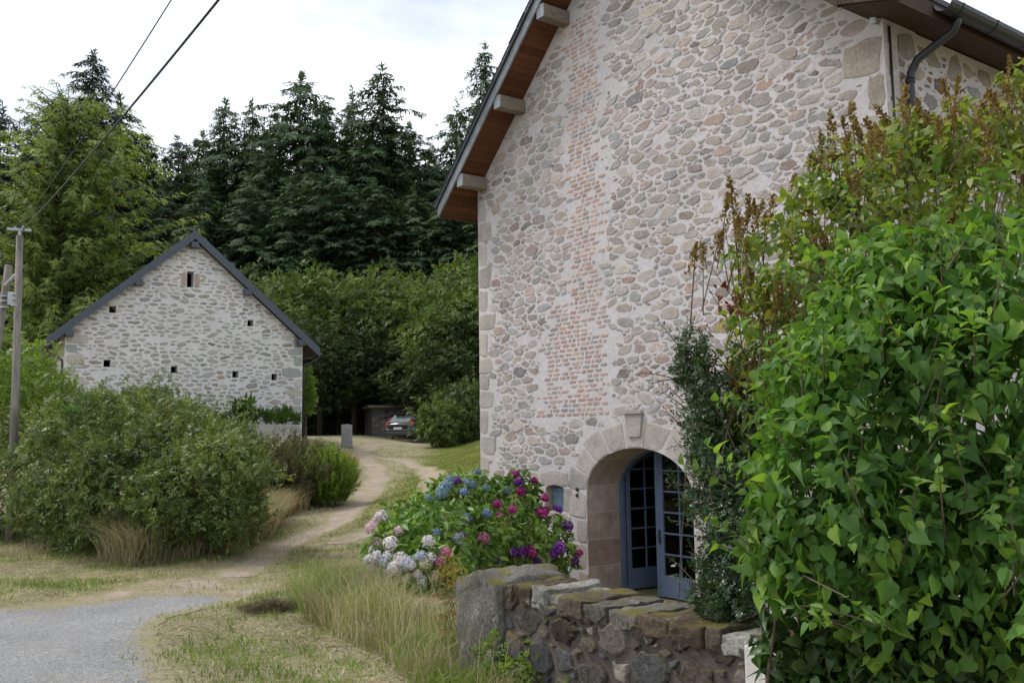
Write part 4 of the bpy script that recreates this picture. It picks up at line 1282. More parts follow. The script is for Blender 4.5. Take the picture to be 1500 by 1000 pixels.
def shell(lobes, n, rng, rin=.72, rough=.14, keep_in=.7, floor=True, bias=None):
    """points and outward normals spread over the union of ellipsoids, irregular surface, interior thinned"""
    area = np.array([(r[0] * r[1] + r[1] * r[2] + r[0] * r[2]) for _, r in lobes]); area /= area.sum()
    P, Nn = [], []
    for (c, r), a in zip(lobes, area):
        m = max(4, int(n * a))
        d = dirs(m, rng)
        ph = rng.uniform(0, 6, 6)
        lump = 1 + rough * (np.sin(d[:, 0] * 5 + ph[0]) * np.sin(d[:, 2] * 6 + ph[1]) + .7 * np.sin(d[:, 0] * 11 + d[:, 2] * 9 + ph[2]) * np.sin(d[:, 1] * 10 + ph[3]))
        rad = (rin + (1 - rin) * np.sqrt(rng.random(m))) * lump
        p = c + d * r * rad[:, None]
        P.append(p); Nn.append(unit(d / r))
    P, Nn = np.concatenate(P), np.concatenate(Nn)
    ok = np.ones(len(P), bool)
    for c, r in lobes:
        q = (((P - c) / r) ** 2).sum(1)
        ok &= ~((q < keep_in ** 2) & (rng.random(len(P)) < .8))
    if floor: ok &= P[:, 2] > ground_z(P[:, 0], P[:, 1]) + .02
    return P[ok], Nn[ok]

def leafy(lobes, n, size, tpl, rng, lf=2.2, la=.3, up=.5, down=.0, rin=.72, rough=.14, spread=.55, keep_in=.7, floor=True, var=.28, mean=.5):
    P, Nn = shell(lobes, n, rng, rin, rough, keep_in, floor)
    m = len(P)
    nd = unit(Nn * .8 + UP * up + rng.normal(size=(m, 3)) * spread)
    td = unit(Nn * .55 + UP * (-.9 if down else .15) * (down or 1) + rng.normal(size=(m, 3)) * .6)
    S = size * rng.uniform(.5, 1.3, m)
    low = .5 + .5 * np.sin(P[:, 0] * lf + 1.3) * np.sin(P[:, 2] * lf * 1.2 + P[:, 1] * lf * .45)
    r = np.clip(mean + rng.normal(size=m) * var * .7 + (low - .5) * la, 0, 1)
    r = np.where(rng.random(m) < .03, rng.uniform(.9, 1, m), r)
    return place(P, td, nd, S, tpl, r, rng)

def shoots(lobes, n, L, size, tpl, rng, up=.6, leaves=7, r0=.004):
    """leafy shoots that stick out of the surface"""
    P, Nn = shell(lobes, n * 2, rng, .9, .05, .85)
    sel = rng.permutation(len(P))[:n]
    P, Nn = P[sel], Nn[sel]
    out = []
    mb = MB()
    for p, nn in zip(P, Nn):
        d = unit(nn * .6 + UP * up + rng.normal(size=3) * .3); l = L * rng.uniform(.5, 1.2)
        pts = [p - d * l * .3, p + d * l * .4, p + d * l * .75 + UP * -.03 * l, p + d * l - UP * .10 * l]
        mb.tube(pts, [r0, r0 * .8, r0 * .5, r0 * .25], 4, False)
        t = np.linspace(.1, 1, leaves)
        q = np.stack([pts[1] * (1 - a) + pts[3] * a if a > .0 else pts[1] for a in t])
        side = unit(np.cross(d, rng.normal(size=3)))
        td = unit(d * .6 + side * np.where(np.arange(leaves) % 2, 1, -1)[:, None] * .9 + rng.normal(size=(leaves, 3)) * .25)
        out.append((q, td, unit(UP * .8 + rng.normal(size=(leaves, 3)) * .4), size * rng.uniform(.6, 1.1, leaves)))
    q, td, nd, S = (np.concatenate([o[i] for o in out]) for i in range(4))
    return mb, place(q, td, nd, S, tpl, np.clip(.6 + rng.normal(size=len(q)) * .22, 0, 1), rng)

M_BARK = timber_mat('brown_bark', (.085, .065, .05), (3, 3, .6), .95)
M_TWIG = paint_mat('grey_brown_twig', (.12, .09, .065), .9, .3, 20, .2)

def stems(base, lobes, n, r, rng, name='stem', parent=None, mat=None):
    mb = MB()
    for i in range(n):
        c, rr = lobes[i % len(lobes)]
        e = c + unit(rng.normal(size=3)) * rr * .55
        b = np.array([base[0] + rng.normal() * .12 + (c[0] - base[0]) * .45, base[1] + rng.normal() * .12 + (c[1] - base[1]) * .45, 0]); b[2] = gz(b[0], b[1]) - .05
        k = b * .5 + e * .5 + rng.normal(size=3) * .08 * np.linalg.norm(e - b)
        mb.tube([np.array([base[0], base[1], gz(base[0], base[1]) - .06]), b, b * .65 + k * .35 + rng.normal(size=3) * .02, k, e], [r, r, r * .8, r * .6, r * .25], 5, False)
    return mb.build(name, mat or M_TWIG, parent, smooth=True)

def foliage_with_twigs(L, mbs, mat, t, name='foliage'):
    """leaves and the fine twigs that carry them, one mesh with two materials"""
    nl = sum(len(a[1]) for a in L)
    L = list(L)
    for m_ in mbs:
        if len(m_.V): L.append((np.array(m_.V), np.array(m_.F, int), np.full(len(m_.V), .5)))
    V, F, R = cat_arrays(L)
    mi = np.zeros(len(F), int); mi[nl:] = 1
    return build(name, V, F, [mat, M_TWIG], t, midx=mi, rnd=R)

def bush(name, label, cat, lobes, n, size, tpl, mat, seed, group=None, stem_n=10, stem_r=.018, sh=None, extra=None, **kw):
    rng = np.random.default_rng(seed)
    c = np.mean([l[0] for l in lobes], axis=0); base = np.array([c[0], c[1], gz(c[0], c[1])])
    t = thing(name, base, label, cat, group)
    L = [leafy(lobes, n, size, tpl, rng, **kw)]
    mbs = None
    if sh:
        mbs, a = shoots(lobes, sh[0], sh[1], size * sh[2], tpl, rng); L.append(a)
    foliage_with_twigs(L, [m_ for m_ in (mbs, extra) if m_], mat, t)
    if stem_n: stems(base, lobes, stem_n, stem_r, rng, 'stem', t)
    return t

# ---- foliage colours
M_LILAC = leaf_mat('lilac_leaf', (0.048, 0.115, 0.027), (0.093, 0.194, 0.038), (0.216, 0.331, 0.052), .38, .55, .28)
M_LILAC2 = leaf_mat('back_lilac_leaf', (0.102, 0.152, 0.029), (0.170, 0.228, 0.043), (0.306, 0.296, 0.065), .38, .5)
M_SEED = leaf_mat('spent_lilac_panicle', (0.155, 0.089, 0.038), (0.248, 0.163, 0.059), (0.310, 0.245, 0.086), .15, .8, .1)
M_RUSSET = leaf_mat('russet_leaf', (.08, .012, .012), (.14, .035, .02), (.22, .09, .03), .25, .5)
M_PRIVET = leaf_mat('dark_privet_leaf', (.016, .042, .018), (.034, .072, .028), (.075, .125, .038), .2, .35, .5)
M_IVY = leaf_mat('ivy_leaf', (0.018, 0.045, 0.015), (0.040, 0.088, 0.022), (0.094, 0.163, 0.035), .25, .4, .4)
M_BRAMBLE = leaf_mat('bramble_leaf', (0.046, 0.081, 0.025), (0.110, 0.160, 0.042), (0.252, 0.277, 0.091), .25, .5, .35)
M_BRIGHT = leaf_mat('bright_shrub_leaf', (0.075, 0.132, 0.021), (0.138, 0.218, 0.034), (0.230, 0.310, 0.063), .35, .5)
M_SCRUB = leaf_mat('grey_scrub', (0.061, 0.070, 0.032), (0.115, 0.115, 0.061), (0.189, 0.169, 0.101), .15, .8, .1)
M_BROOM = leaf_mat('green_broom', (0.079, 0.144, 0.021), (0.144, 0.237, 0.031), (0.230, 0.316, 0.051), .25, .6, .2)
M_HYD = leaf_mat('hydrangea_leaf', (0.060, 0.132, 0.024), (0.120, 0.216, 0.041), (0.216, 0.312, 0.066), .28, .45, .4)
M_FIR = leaf_mat('dark_fir_needles', (0.028, 0.057, 0.028), (0.052, 0.095, 0.043), (0.108, 0.149, 0.066), .12, .7, .15)
M_FIR2 = leaf_mat('blue_green_fir_needles', (0.024, 0.046, 0.038), (0.046, 0.076, 0.055), (0.081, 0.115, 0.077), .12, .7, .15)
M_LIGHTTREE = leaf_mat('light_green_needles', (0.109, 0.160, 0.047), (0.182, 0.250, 0.070), (0.307, 0.353, 0.107), .34, .6, .2)
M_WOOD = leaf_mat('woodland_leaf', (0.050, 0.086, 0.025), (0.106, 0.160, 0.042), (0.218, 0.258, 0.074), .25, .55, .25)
M_WOODD = leaf_mat('shady_woodland_leaf', (0.029, 0.051, 0.018), (0.055, 0.085, 0.028), (0.099, 0.125, 0.045), .22, .55, .25)  # darker copy of the woodland leaf, shade low in the wood painted in
M_GRASS = leaf_mat('green_grass', (0.114, 0.176, 0.033), (0.203, 0.276, 0.057), (0.337, 0.378, 0.114), .3, .6, .2, (1.2, 1.25, .7))
M_STRAW = leaf_mat('straw_grass', (0.239, 0.218, 0.106), (0.393, 0.345, 0.197), (0.590, 0.519, 0.337), .25, .7, .15, (1.1, 1.05, .8))
M_RUST = leaf_mat('rusty_grass', (0.200, 0.106, 0.037), (0.288, 0.175, 0.062), (0.375, 0.275, 0.112), .25, .7, .1, (1.1, 1.0, .7))
M_LAWN = leaf_mat('lawn_grass', (0.138, 0.175, 0.037), (0.213, 0.250, 0.062), (0.325, 0.312, 0.112), .3, .65, .15, (1.1, 1.15, .7))

# ---------------------------------------------------------------- conifers and woodland
def needle_tree(Hh, R, whorls, per, seed, rise=.1, droop=.45, z0=.10, pw=.85, fr=.95, step=.42, tip_up=0.0, width_noise=.22):
    rng = np.random.default_rng(seed)
    P, Td, Nd, S, Rn = [], [], [], [], []
    br = MB()
    zs = np.linspace(z0, .985, whorls) + rng.normal(size=whorls) * .25 / whorls
    sector = rng.uniform(.8, 1.15, 12)
    for zf in zs:
        L0 = R * (max(.0, 1 - zf) ** pw) + .35
        nb = per if zf < .85 else max(3, per - 2)
        a0 = rng.uniform(0, 6.28)
        for b in range(nb):
            az = a0 + 6.283 * b / nb + rng.normal() * .25
            L = L0 * (1 + rng.normal() * width_noise) * sector[int(az / 6.2832 * 12) % 12]
            if L < .2: continue
            d = np.array([math.cos(az), math.sin(az), 0]); tg = np.array([-d[1], d[0], 0])
            z = zf * Hh + rng.normal() * .15
            n_ = max(3, int(L / step))
            t = (np.arange(n_) + rng.random(n_)) / n_
            t = .12 + .88 * t
            r_up = rise + .25 * max(0, zf - .75)
            zz = z + L * (r_up * t - droop * t ** 2 + tip_up * t ** 3)
            p = d[None] * (L * t)[:, None]; p[:, 2] = zz
            br.tube([np.array([0, 0, z]), p[n_ // 2], p[-1]], [.05, .03, .012], 3, False)
            for sd in (-1, 1, 0):
                q = p + rng.normal(size=p.shape) * .06
                lean = d[None] * (.75 if sd else 1.0) + tg[None] * sd * .85 + UP * (-.30 - .25 * rng.random((n_, 1)) + tip_up * 1.2)
                sz = fr * (.55 + .6 * rng.random(n_)) * (1.0 - .35 * t) * min(1, .45 + L / R)
                P.append(q); Td.append(unit(lean + rng.normal(size=p.shape) * .2)); Nd.append(unit(UP + d[None] * .35 + rng.normal(size=p.shape) * .3)); S.append(sz)
                Rn.append(np.clip(.32 + .33 * t + rng.normal(size=n_) * .2, 0, 1))
    top = np.array([[0, 0, Hh * .985]] * 6) + rng.normal(size=(6, 3)) * [.05, .05, .4]
    P.append(top); Td.append(unit(UP + rng.normal(size=(6, 3)) * .35)); Nd.append(dirs(6, rng)); S.append(np.full(6, fr * .7)); Rn.append(np.full(6, .5))
    P, Td, Nd, S, Rn = map(np.concatenate, (P, Td, Nd, S, Rn))
    V, F, Rr = place(P, Td, Nd, S, FROND, Rn, rng, .15)
    tr = MB(); tr.tube([(0, 0, -1), (0, 0, Hh * .35), (.1, 0, Hh * .7), (.1, .05, Hh * .99)], [Hh * .013, Hh * .010, Hh * .005, .03], 8)
    b = len(tr.V); tr.V += br.V; tr.F += [[i + b for i in f] for f in br.F]; tr.M += br.M
    return (V, F, Rr), tr

def broad_tree(Hh, R, nl, n, size, seed, z0=.18):
    rng = np.random.default_rng(seed)
    lobes = []
    for i in range(nl):
        d = unit(rng.normal(size=3)); d[2] = d[2] * .9 + .1
        c = np.array([d[0] * R * .72, d[1] * R * .72, Hh * (.5 + z0 * .5) + d[2] * Hh * (.5 - z0 * .5) * .72])
        w = R * rng.uniform(.22, .52)
        lobes.append((c, np.array([w, w, w * rng.uniform(.7, 1.0)])))
    L = [leafy(lobes, n, size, SPRIG, rng, up=.9, rin=.6, rough=.34, spread=.5, keep_in=.6, floor=False, var=.3, lf=1.3, la=.55)]
    V, F, Rr = cat_arrays(L)
    tr = MB(); tr.tube([(0, 0, -.6), (rng.normal() * .1, 0, Hh * .3), (rng.normal() * .3, rng.normal() * .3, Hh * .75)], [Hh * .022, Hh * .017, .04], 8)
    for c, w in lobes:
        b = np.array([0, 0, Hh * rng.uniform(.15, .45)])
        tr.tube([b, (b + c) / 2 + rng.normal(size=3) * .2, c], [Hh * .009, Hh * .006, .02], 4, False)
    return (V, F, Rr), tr

class Proto:
    """mesh data built once; every tree is a thing with its own crown and trunk objects"""
    def __init__(s, crown, trunk, mat):
        (V, F, R) = crown
        s.c = build('crown', V, F, mat, rnd=R); s.t = trunk.build('trunk', M_BARK, smooth=True)
        s.mc, s.mt = s.c.data, s.t.data
        s.h = float(V[:, 2].max())
        for o in (s.c, s.t): bpy.data.objects.remove(o)
    def put(s, name, x, y, height, label, cat, group, rz, wide=1.0, mat=None, sink=0.0):
        z = gz(x, y) - sink
        t = thing(name, (x, y, z), label, cat, group)
        k = height / s.h
        t.scale = (k * wide, k * wide, k); t.rotation_euler = (0, 0, rz)
        for nm, me in (('crown', s.mc), ('trunk', s.mt)):
            o = bpy.data.objects.new(nm, me); COL.objects.link(o); o.parent = t
            if mat and nm == 'crown':
                o.material_slots[0].link = 'OBJECT'; o.material_slots[0].material = mat
        return t
FIR = [Proto(*needle_tree(30, 6.2, 50, 7, 41, pw=.54, fr=1.45, step=.5), M_FIR), Proto(*needle_tree(30, 6.6, 46, 7, 42, rise=.16, droop=.5, width_noise=.3, pw=.56, fr=1.45, step=.5), M_FIR), Proto(*needle_tree(30, 5.4, 52, 7, 43, rise=.02, droop=.42, pw=.55, fr=1.4, step=.5), M_FIR), Proto(*needle_tree(30, 6.4, 48, 7, 44, rise=.2, droop=.4, pw=.50, width_noise=.34, fr=1.45, step=.5), M_FIR)]
rt = np.random.default_rng(77)
FG = 'dark firs of the forest behind the barn'
fir_list = [   # top px, top py, depth, width, label
    (137, 66, 74, 1.0, 'tall narrow blue-green fir standing highest at the left, above the light green tree'),
    (178, 132, 76, 1.05, 'dark fir beside the tall one at the left, its right side against white sky'),
    (212, 186, 80, 1.0, 'dark fir whose thin top ends at the sky gap left of the barn ridge'),
    (92, 128, 86, 1.0, 'dark fir peeping over the light green tree, left of the tallest left-hand fir'),
    (52, 172, 88, 1.0, 'small dark fir top between the left edge and the light green tree crown'),
    (4, 140, 70, 1.0, 'hazy bluish fir cut by the left edge of the photo'),
    (262, 196, 92, 1.1, 'pale dark-green fir low on the skyline, just right of the left sky gap'),
    (298, 186, 92, .9, 'fir with a thin spire on the skyline above the left slope of the barn'),
    (330, 140, 86, .95, 'fir with twin neighbour on the skyline above the barn ridge, the left of the pair'),
    (370, 134, 85, .95, 'fir on the skyline right of the barn ridge, dense and dark'),
    (406, 152, 88, .9, 'fir half hidden to the left of the tall central fir'),
    (441, 98, 80, .95, 'tall central fir with a fat spire, highest above the barn roof'),
    (474, 138, 84, .9, 'fir leaning against the right shoulder of the tall central fir'),
    (516, 118, 84, .9, 'fir left of the pointed fir, second from the right sky gap'),
    (560, 92, 78, 1.1, 'broad pointed fir just left of the right-hand sky gap'),
    (600, 172, 84, 1.05, 'fir with ragged side branches against the right-hand sky gap'),
    (628, 212, 92, 1.0, 'low fir at the foot of the right-hand sky gap'),
    (668, 136, 84, .95, 'fir to the left of the slender fir beside the house eave'),
    (710, 60, 74, .72, 'slender fir rising beside the bargeboard of the stone house'),
    (742, 128, 78, .9, 'fir mostly hidden behind the bargeboard of the stone house'),
    (300, 262, 70, 1.0, 'lower fir in front of the forest, behind the left slope of the barn'),
    (362, 246, 69, 1.05, 'lower fir in front of the forest, behind the right slope of the barn'),
    (424, 262, 68, 1.05, 'lower fir in front of the forest, under the tall central fir'),
    (487, 240, 68, 1.1, 'lower fir in front of the forest, over the middle of the leafy wood'),
    (548, 256, 67, 1.1, 'lower fir in front of the forest, under the broad pointed fir'),
    (607, 262, 67, 1.1, 'lower fir in front of the forest, under the right-hand sky gap'),
    (664, 254, 66, 1.1, 'lower fir in front of the forest, close to the eave of the house'),
    (252, 282, 72, 1.0, 'lower fir in front of the forest, behind the edge of the light green tree'),
    (196, 262, 74, 1.0, 'fir hidden behind the light green tree, right part of its crown'),
    (60, 252, 76, 1.0, 'fir hidden behind the light green tree, left part of its crown'),
    (392, 212, 77, 1.0, 'middle-row fir between the barn-side fir and the tall central fir'),
    (530, 196, 76, 1.0, 'middle-row fir between the two tallest central firs'),
    (640, 236, 76, 1.0, 'middle-row fir right under the lowest sky of the right-hand gap'),
    (455, 206, 75, 1.0, 'middle-row fir straight below the tall central spire'),
    (716, 262, 64, 1.0, 'lower fir almost wholly hidden by the left edge of the house'),
]
for i, (px, py, Y, wd, lab) in enumerate(fir_list):
    p = at(px, py, Y); b = gz(p[0], Y)
    FIR[i % 4].put('fir_tree', p[0], Y, p[2] - b, lab, 'fir tree', FG, rt.uniform(0, 6.28), 1.18 * wd * (30 / max(18, p[2] - b)) ** .35, M_FIR2 if i in (0, 4, 5, 6, 12) else None)
# a pale larch-like tree at the left
LT = Proto(*needle_tree(17, 5.6, 44, 9, 51, rise=.55, droop=.34, z0=.03, pw=.42, fr=.82, step=.34, tip_up=.14, width_noise=.24), M_LIGHTTREE)
p = at(100, 134, 47); LT.put('larch_tree', p[0], 47, p[2] - gz(p[0], 47), 'big light green larch-like tree with feathery branches at the left behind the barn', 'tree', None, .4, .95)
# leafy wood: band of trees between the barn and the house
BT = [Proto(*broad_tree(11, 4.4, 20, 7500, .44, 61), M_WOOD), Proto(*broad_tree(11, 5.0, 22, 8000, .42, 62), M_WOOD), Proto(*broad_tree(11, 4.0, 17, 7000, .44, 63, .08), M_WOOD)]
WG = 'leafy trees of the wood between barn and house'
wood = [(352, 398, 60, 'yellow-green leafy tree showing over the right slope of the barn roof'), (405, 384, 61, 'yellowish leafy tree, first to the right of the barn roof'), (452, 376, 62, 'leafy tree with a raised rounded top left of the middle of the wood'),
        (498, 388, 61, 'leafy tree in the middle of the wood, slightly lower than its neighbours'), (536, 380, 62, 'leafy tree right of the middle of the wood with a loose light top'), (584, 392, 60, 'leafy tree above the parked car, dense and mid green'),
        (632, 396, 60, 'leafy tree above the shrubs beside the car, with a flat top'), (676, 366, 56, 'tall grey-green leafy tree touching the left edge of the house'), (712, 352, 55, 'leafy tree mostly hidden behind the house wall'),
        (398, 452, 54.5, 'dark lower tree at the barn eave, in front of the yellowish tree'), (470, 452, 57, 'dark lower tree behind the broom bush'), (520, 462, 58, 'dark lower tree over the granite post'), (572, 468, 58.5, 'dark lower tree overhanging the stone hut'), (630, 470, 56, 'dark lower tree behind the shrubs by the car'), (684, 452, 53, 'dark lower tree against the house corner')]
for i, (px, py, Y, lab) in enumerate(wood):
    p = at(px, py, Y); b = gz(p[0], Y)
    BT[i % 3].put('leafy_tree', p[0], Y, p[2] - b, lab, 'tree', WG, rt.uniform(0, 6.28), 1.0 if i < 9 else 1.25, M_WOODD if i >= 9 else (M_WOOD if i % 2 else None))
# hanging dark undergrowth filling the foot of the wood
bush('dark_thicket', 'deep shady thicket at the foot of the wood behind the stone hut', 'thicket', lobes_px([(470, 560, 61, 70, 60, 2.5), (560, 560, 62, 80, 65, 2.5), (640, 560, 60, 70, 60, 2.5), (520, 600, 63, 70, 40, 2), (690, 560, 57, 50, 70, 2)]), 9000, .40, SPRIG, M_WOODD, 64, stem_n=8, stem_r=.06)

# ---------------------------------------------------------------- hedge, shrubs and scrub at the left
bush('leafy_shrub', 'bright yellow-green shrub behind the pole, left of the barn', 'shrub', lobes_px([(20, 575, 18, 75, 60, 1.0), (78, 605, 18, 52, 46, 1.0), (40, 550, 18.5, 40, 34, .7), (-20, 595, 18, 60, 80, 1), (108, 632, 17.5, 42, 42, .8)]), 5200, .15, SPRIG, M_BRIGHT, 71, sh=(70, .55, 1.0), up=.6)
bush('bramble_hedge', 'dark bramble hedge at the left edge around the foot of the pole', 'hedge', lobes_px([(20, 700, 16.3, 85, 92, .9), (85, 700, 15.0, 70, 82, .8), (20, 650, 16.6, 80, 48, .8), (110, 740, 14.2, 60, 62, .6), (30, 760, 16.0, 80, 44, .5)]), 8600, .125, SPRIG, M_BRAMBLE, 72, sh=(90, .5, 1.0), rough=.22)
bush('bramble_hedge', 'rounded bramble bush in the middle of the hedge, in front of the barn', 'hedge', lobes_px([(150, 650, 15, 80, 66, .8), (215, 640, 15.2, 75, 60, .8), (170, 720, 13.9, 85, 80, .7), (230, 700, 14, 70, 70, .6)]), 8600, .125, SPRIG, M_BRAMBLE, 73, sh=(90, .5, 1.0), rough=.22)
bush('bramble_hedge', 'dense dark bramble bush at the right end of the hedge, above the dry grass', 'hedge', lobes_px([(300, 660, 14.3, 70, 50, .7), (330, 700, 13.4, 62, 62, .6), (280, 725, 13.2, 75, 60, .5), (340, 745, 13.2, 48, 50, .4), (245, 745, 13.3, 50, 45, .4)]), 8600, .12, SPRIG, M_BRAMBLE, 74, sh=(90, .45, 1.0), rough=.22)
bush('pale_elder_shrub', 'pale grey-green shrub tip showing above the hedge in front of the barn gable', 'shrub', lobes_px([(215, 596, 16.5, 42, 28, .5), (160, 604, 16.5, 40, 26, .5), (270, 620, 16.5, 45, 26, .5)]), 2400, .12, SPRIG, leaf_mat('pale_elder_leaf', (.06, .08, .03), (.105, .135, .05), (.17, .19, .085), .3), 75, sh=(40, .5, 1.0))

def spiky(name, label, cat, base_px, Y, wpx, hpx, n, mat, seed, r=.004, dm=.6, leaf=.05):
    """shrub of thin upright wands with tiny leaves (broom, heath)"""
    rng = np.random.default_rng(seed)
    c = at(*base_px, Y); base = np.array([c[0], Y, gz(c[0], Y)])
    t = thing(name, base, label, cat)
    w, h = wpx * Y / FPX, hpx * Y / FPX
    out = []
    mb = MB()
    for i in range(n):
        a, q = rng.uniform(0, 6.28), math.sqrt(rng.random())
        b = base + np.array([math.cos(a) * q * w * .5, math.sin(a) * q * dm * .6, 0]); b[2] = gz(b[0], b[1])
        hh = h * rng.uniform(.55, 1.08) * (1 - .35 * q * q)
        d = np.array([math.cos(a) * q * w * .6, math.sin(a) * q * dm * .6, hh]) + rng.normal(size=3) * .06
        e = b + d
        k = (b + e) / 2 + np.array([0, 0, .08 * hh]) + rng.normal(size=3) * .03
        if i % 3 == 0: mb.tube([b, k, e], [r, r * .8, r * .3], 3, False)
        m = 16
        tt = np.linspace(.15, 1.0, m)[:, None]
        pp = (1 - tt) ** 2 * b + 2 * tt * (1 - tt) * k + tt ** 2 * e
        dd = unit(e - b)
        out.append((pp, unit(dd + rng.normal(size=(m, 3)) * .35), dirs(m, rng), leaf * rng.uniform(.6, 1.3, m), np.clip(.3 + .4 * tt[:, 0] + rng.normal(size=m) * .15, 0, 1)))
    P, Td, Nd, S, Rn = (np.concatenate([o[i] for o in out]) for i in range(5))
    foliage_with_twigs([place(P, Td, Nd, S, SPRIG, Rn, rng)], [mb], mat, t)
    mb2 = MB(); mb2.tube([base - UP * .1, base + UP * h * .4], [.03, .012], 5); mb2.build('stem', M_TWIG, t)
    return t
spiky('heath_bush', 'grey-brown heathy bush between the bramble hedge and the green broom', 'bush', (402, 716), 19.6, 90, 98, 560, M_SCRUB, 81, dm=1.1, leaf=.13)
spiky('heath_bush', 'olive scrubby bush leaning over the rusty grass right of the hedge', 'bush', (436, 704), 20.2, 62, 84, 420, M_SCRUB, 82, dm=1.0, leaf=.13)
spiky('broom_bush', 'bright green spiky broom bush beside the track, in front of the granite post', 'bush', (480, 692), 19.6, 42, 84, 320, M_BROOM, 83, dm=.6, leaf=.10)
spiky('broom_bush', 'small green broom tuft below the terrace wall of the barn', 'bush', (372, 664), 25.0, 60, 46, 240, M_BROOM, 84, dm=.8, leaf=.13)
bush('corner_sapling', 'small yellow-green sapling beside the right corner of the barn', 'sapling', lobes_px([(449, 566, 41.5, 8, 26, .3), (452, 590, 41.5, 8, 16, .3)]), 420, .26, SPRIG, M_BRIGHT, 85, stem_n=3, stem_r=.02)
bush('leafy_shrub', 'light green airy shrub hiding the side of the parked car', 'shrub', lobes_px([(636, 624, 44.5, 22, 22, .8), (648, 610, 44.5, 20, 20, .7), (628, 606, 44.2, 12, 10, .4), (650, 630, 44, 24, 20, .8)]), 3000, .26, SPRIG, leaf_mat('light_shrub_leaf', (.06, .10, .025), (.105, .155, .04), (.17, .22, .07), .3), 86, sh=(40, 1.0, 1.0), stem_n=8)
bush('leafy_shrub', 'taller mid green shrub between the car-side shrub and the house corner', 'shrub', lobes_px([(672, 596, 46, 28, 34, .9), (690, 620, 45, 34, 30, .9), (665, 628, 45.5, 28, 22, .8), (700, 590, 46, 26, 30, .9)]), 3600, .27, SPRIG, leaf_mat('mid_shrub_leaf', (.035, .062, .02), (.065, .10, .03), (.12, .155, .05), .28), 87, sh=(40, 1.0, 1.0), stem_n=8)

# plants along the terrace
TG = 'leafy plants along the terrace wall of the barn'
tl = ['first leafy plant at the left end of the terrace wall', 'second leafy plant from the left end of the terrace wall', 'low leafy plant left of the tall one on the terrace wall', 'tallest leafy plant on the terrace wall, rising above the others', 'leafy plant just right of the tallest one on the terrace wall', 'broad leafy plant right of the middle of the terrace wall', 'leafy plant before the right end of the terrace wall', 'leafy plant at the right end of the terrace wall by the barn corner']
tp = [(268, 20), (296, 20), (324, 22), (353, 42), (376, 26), (398, 24), (416, 28), (432, 20)]
M_IRIS = leaf_mat('terrace_plant_leaf', (.035, .075, .015), (.065, .13, .024), (.11, .18, .035), .3, .45)
for (px, hp_), lab in zip(tp, tl):
    d = ray(px, 604); tt = np.dot(Bp(0, TO - .35, 0) - EYE, BO) / np.dot(d, BO); p = EYE + d * tt
    p[2] = 2.381
    rng = np.random.default_rng(int(px))
    t = thing('terrace_plant', p, lab, 'plant', TG)
    m = 46
    a = rng.uniform(0, 6.28, m); h = hp_ * p[1] / FPX
    Pq = p + np.stack([np.cos(a) * .28 * rng.random(m), np.sin(a) * .15 * rng.random(m), rng.random(m) * h * .55], -1)
    Td = unit(np.stack([np.cos(a) * .5, np.sin(a) * .5, np.full(m, 1.0)], -1) + rng.normal(size=(m, 3)) * .2)
    V, F, R_ = place(Pq, Td, dirs(m, rng), h * rng.uniform(.35, .65, m), SPRIG, rng.random(m), rng)
    build('foliage', V, F, M_IRIS, t, rnd=R_)
    mb = MB(); mb.tube([p - UP * .02, p + UP * h * .7], [.02, .01], 5); mb.build('stem', M_TWIG, t)

# ---------------------------------------------------------------- hydrangeas
def head_mesh(seed, name):
    rng = np.random.default_rng(seed)
    n = 120
    d = dirs(n * 2, rng); d = d[d[:, 2] > -.45][:n]
    P = d * np.array([.078, .078, .066]) * rng.uniform(.9, 1.06, (len(d), 1))
    V, F, R_ = place(P, unit(np.cross(d, dirs(len(d), rng))), d, .030 * rng.uniform(.8, 1.2, len(d)), FLORET, rng.random(len(d)), rng, .2)
    core = [(0.055 * math.cos(a) * math.sin(b), 0.055 * math.sin(a) * math.sin(b), .045 * math.cos(b)) for b in np.linspace(.01, math.pi, 7) for a in np.linspace(0, 2 * math.pi, 9)[:-1]]
    cf_ = [(i * 8 + j, i * 8 + (j + 1) % 8, (i + 1) * 8 + (j + 1) % 8, (i + 1) * 8 + j) for i in range(6) for j in range(8)]
    V2 = np.concatenate([V, np.array(core)]); F2 = np.concatenate([F, np.array(cf_) + len(V)]); R2 = np.concatenate([R_, np.full(len(core), .2)])
    o = build(name, V2, F2, M_SEED, rnd=R2)
    me = o.data; bpy.data.objects.remove(o)
    return me
HEADS = [head_mesh(900 + i, 'flower_head') for i in range(4)]
def fl(name, a, b, c): return leaf_mat(name, a, b, c, .25, .6, .2, (1.1, 1.1, 1.1))
FLW = {'m': fl('magenta_petal', (.24, .010, .10), (.42, .03, .20), (.55, .10, .33)), 'p': fl('purple_petal', (.10, .014, .20), (.20, .035, .34), (.32, .10, .46)),
       'b': fl('blue_petal', (.10, .17, .34), (.18, .27, .46), (.30, .40, .55)), 't': fl('faded_teal_petal', (.13, .21, .26), (.21, .31, .36), (.32, .41, .44)),
       'w': fl('white_petal', (.56, .50, .50), (.70, .65, .64), (.80, .77, .75)), 'k': fl('blush_petal', (.50, .32, .36), (.66, .48, .50), (.74, .62, .62)), 'l': fl('pale_lilac_blue_petal', (.36, .39, .48), (.52, .54, .62), (.64, .65, .70)), 'c': fl('cream_petal', (.50, .46, .28), (.62, .58, .38), (.70, .66, .48)), 'r': fl('pink_petal', (.42, .10, .18), (.58, .20, .30), (.66, .36, .44))}
FLN = {'m': 'magenta flower head', 'p': 'purple flower head', 'b': 'blue flower head', 't': 'faded blue-green flower head', 'w': 'white flower head', 'k': 'blush pink flower head', 'l': 'pale lilac-blue flower head', 'c': 'cream flower head', 'r': 'pink flower head'}
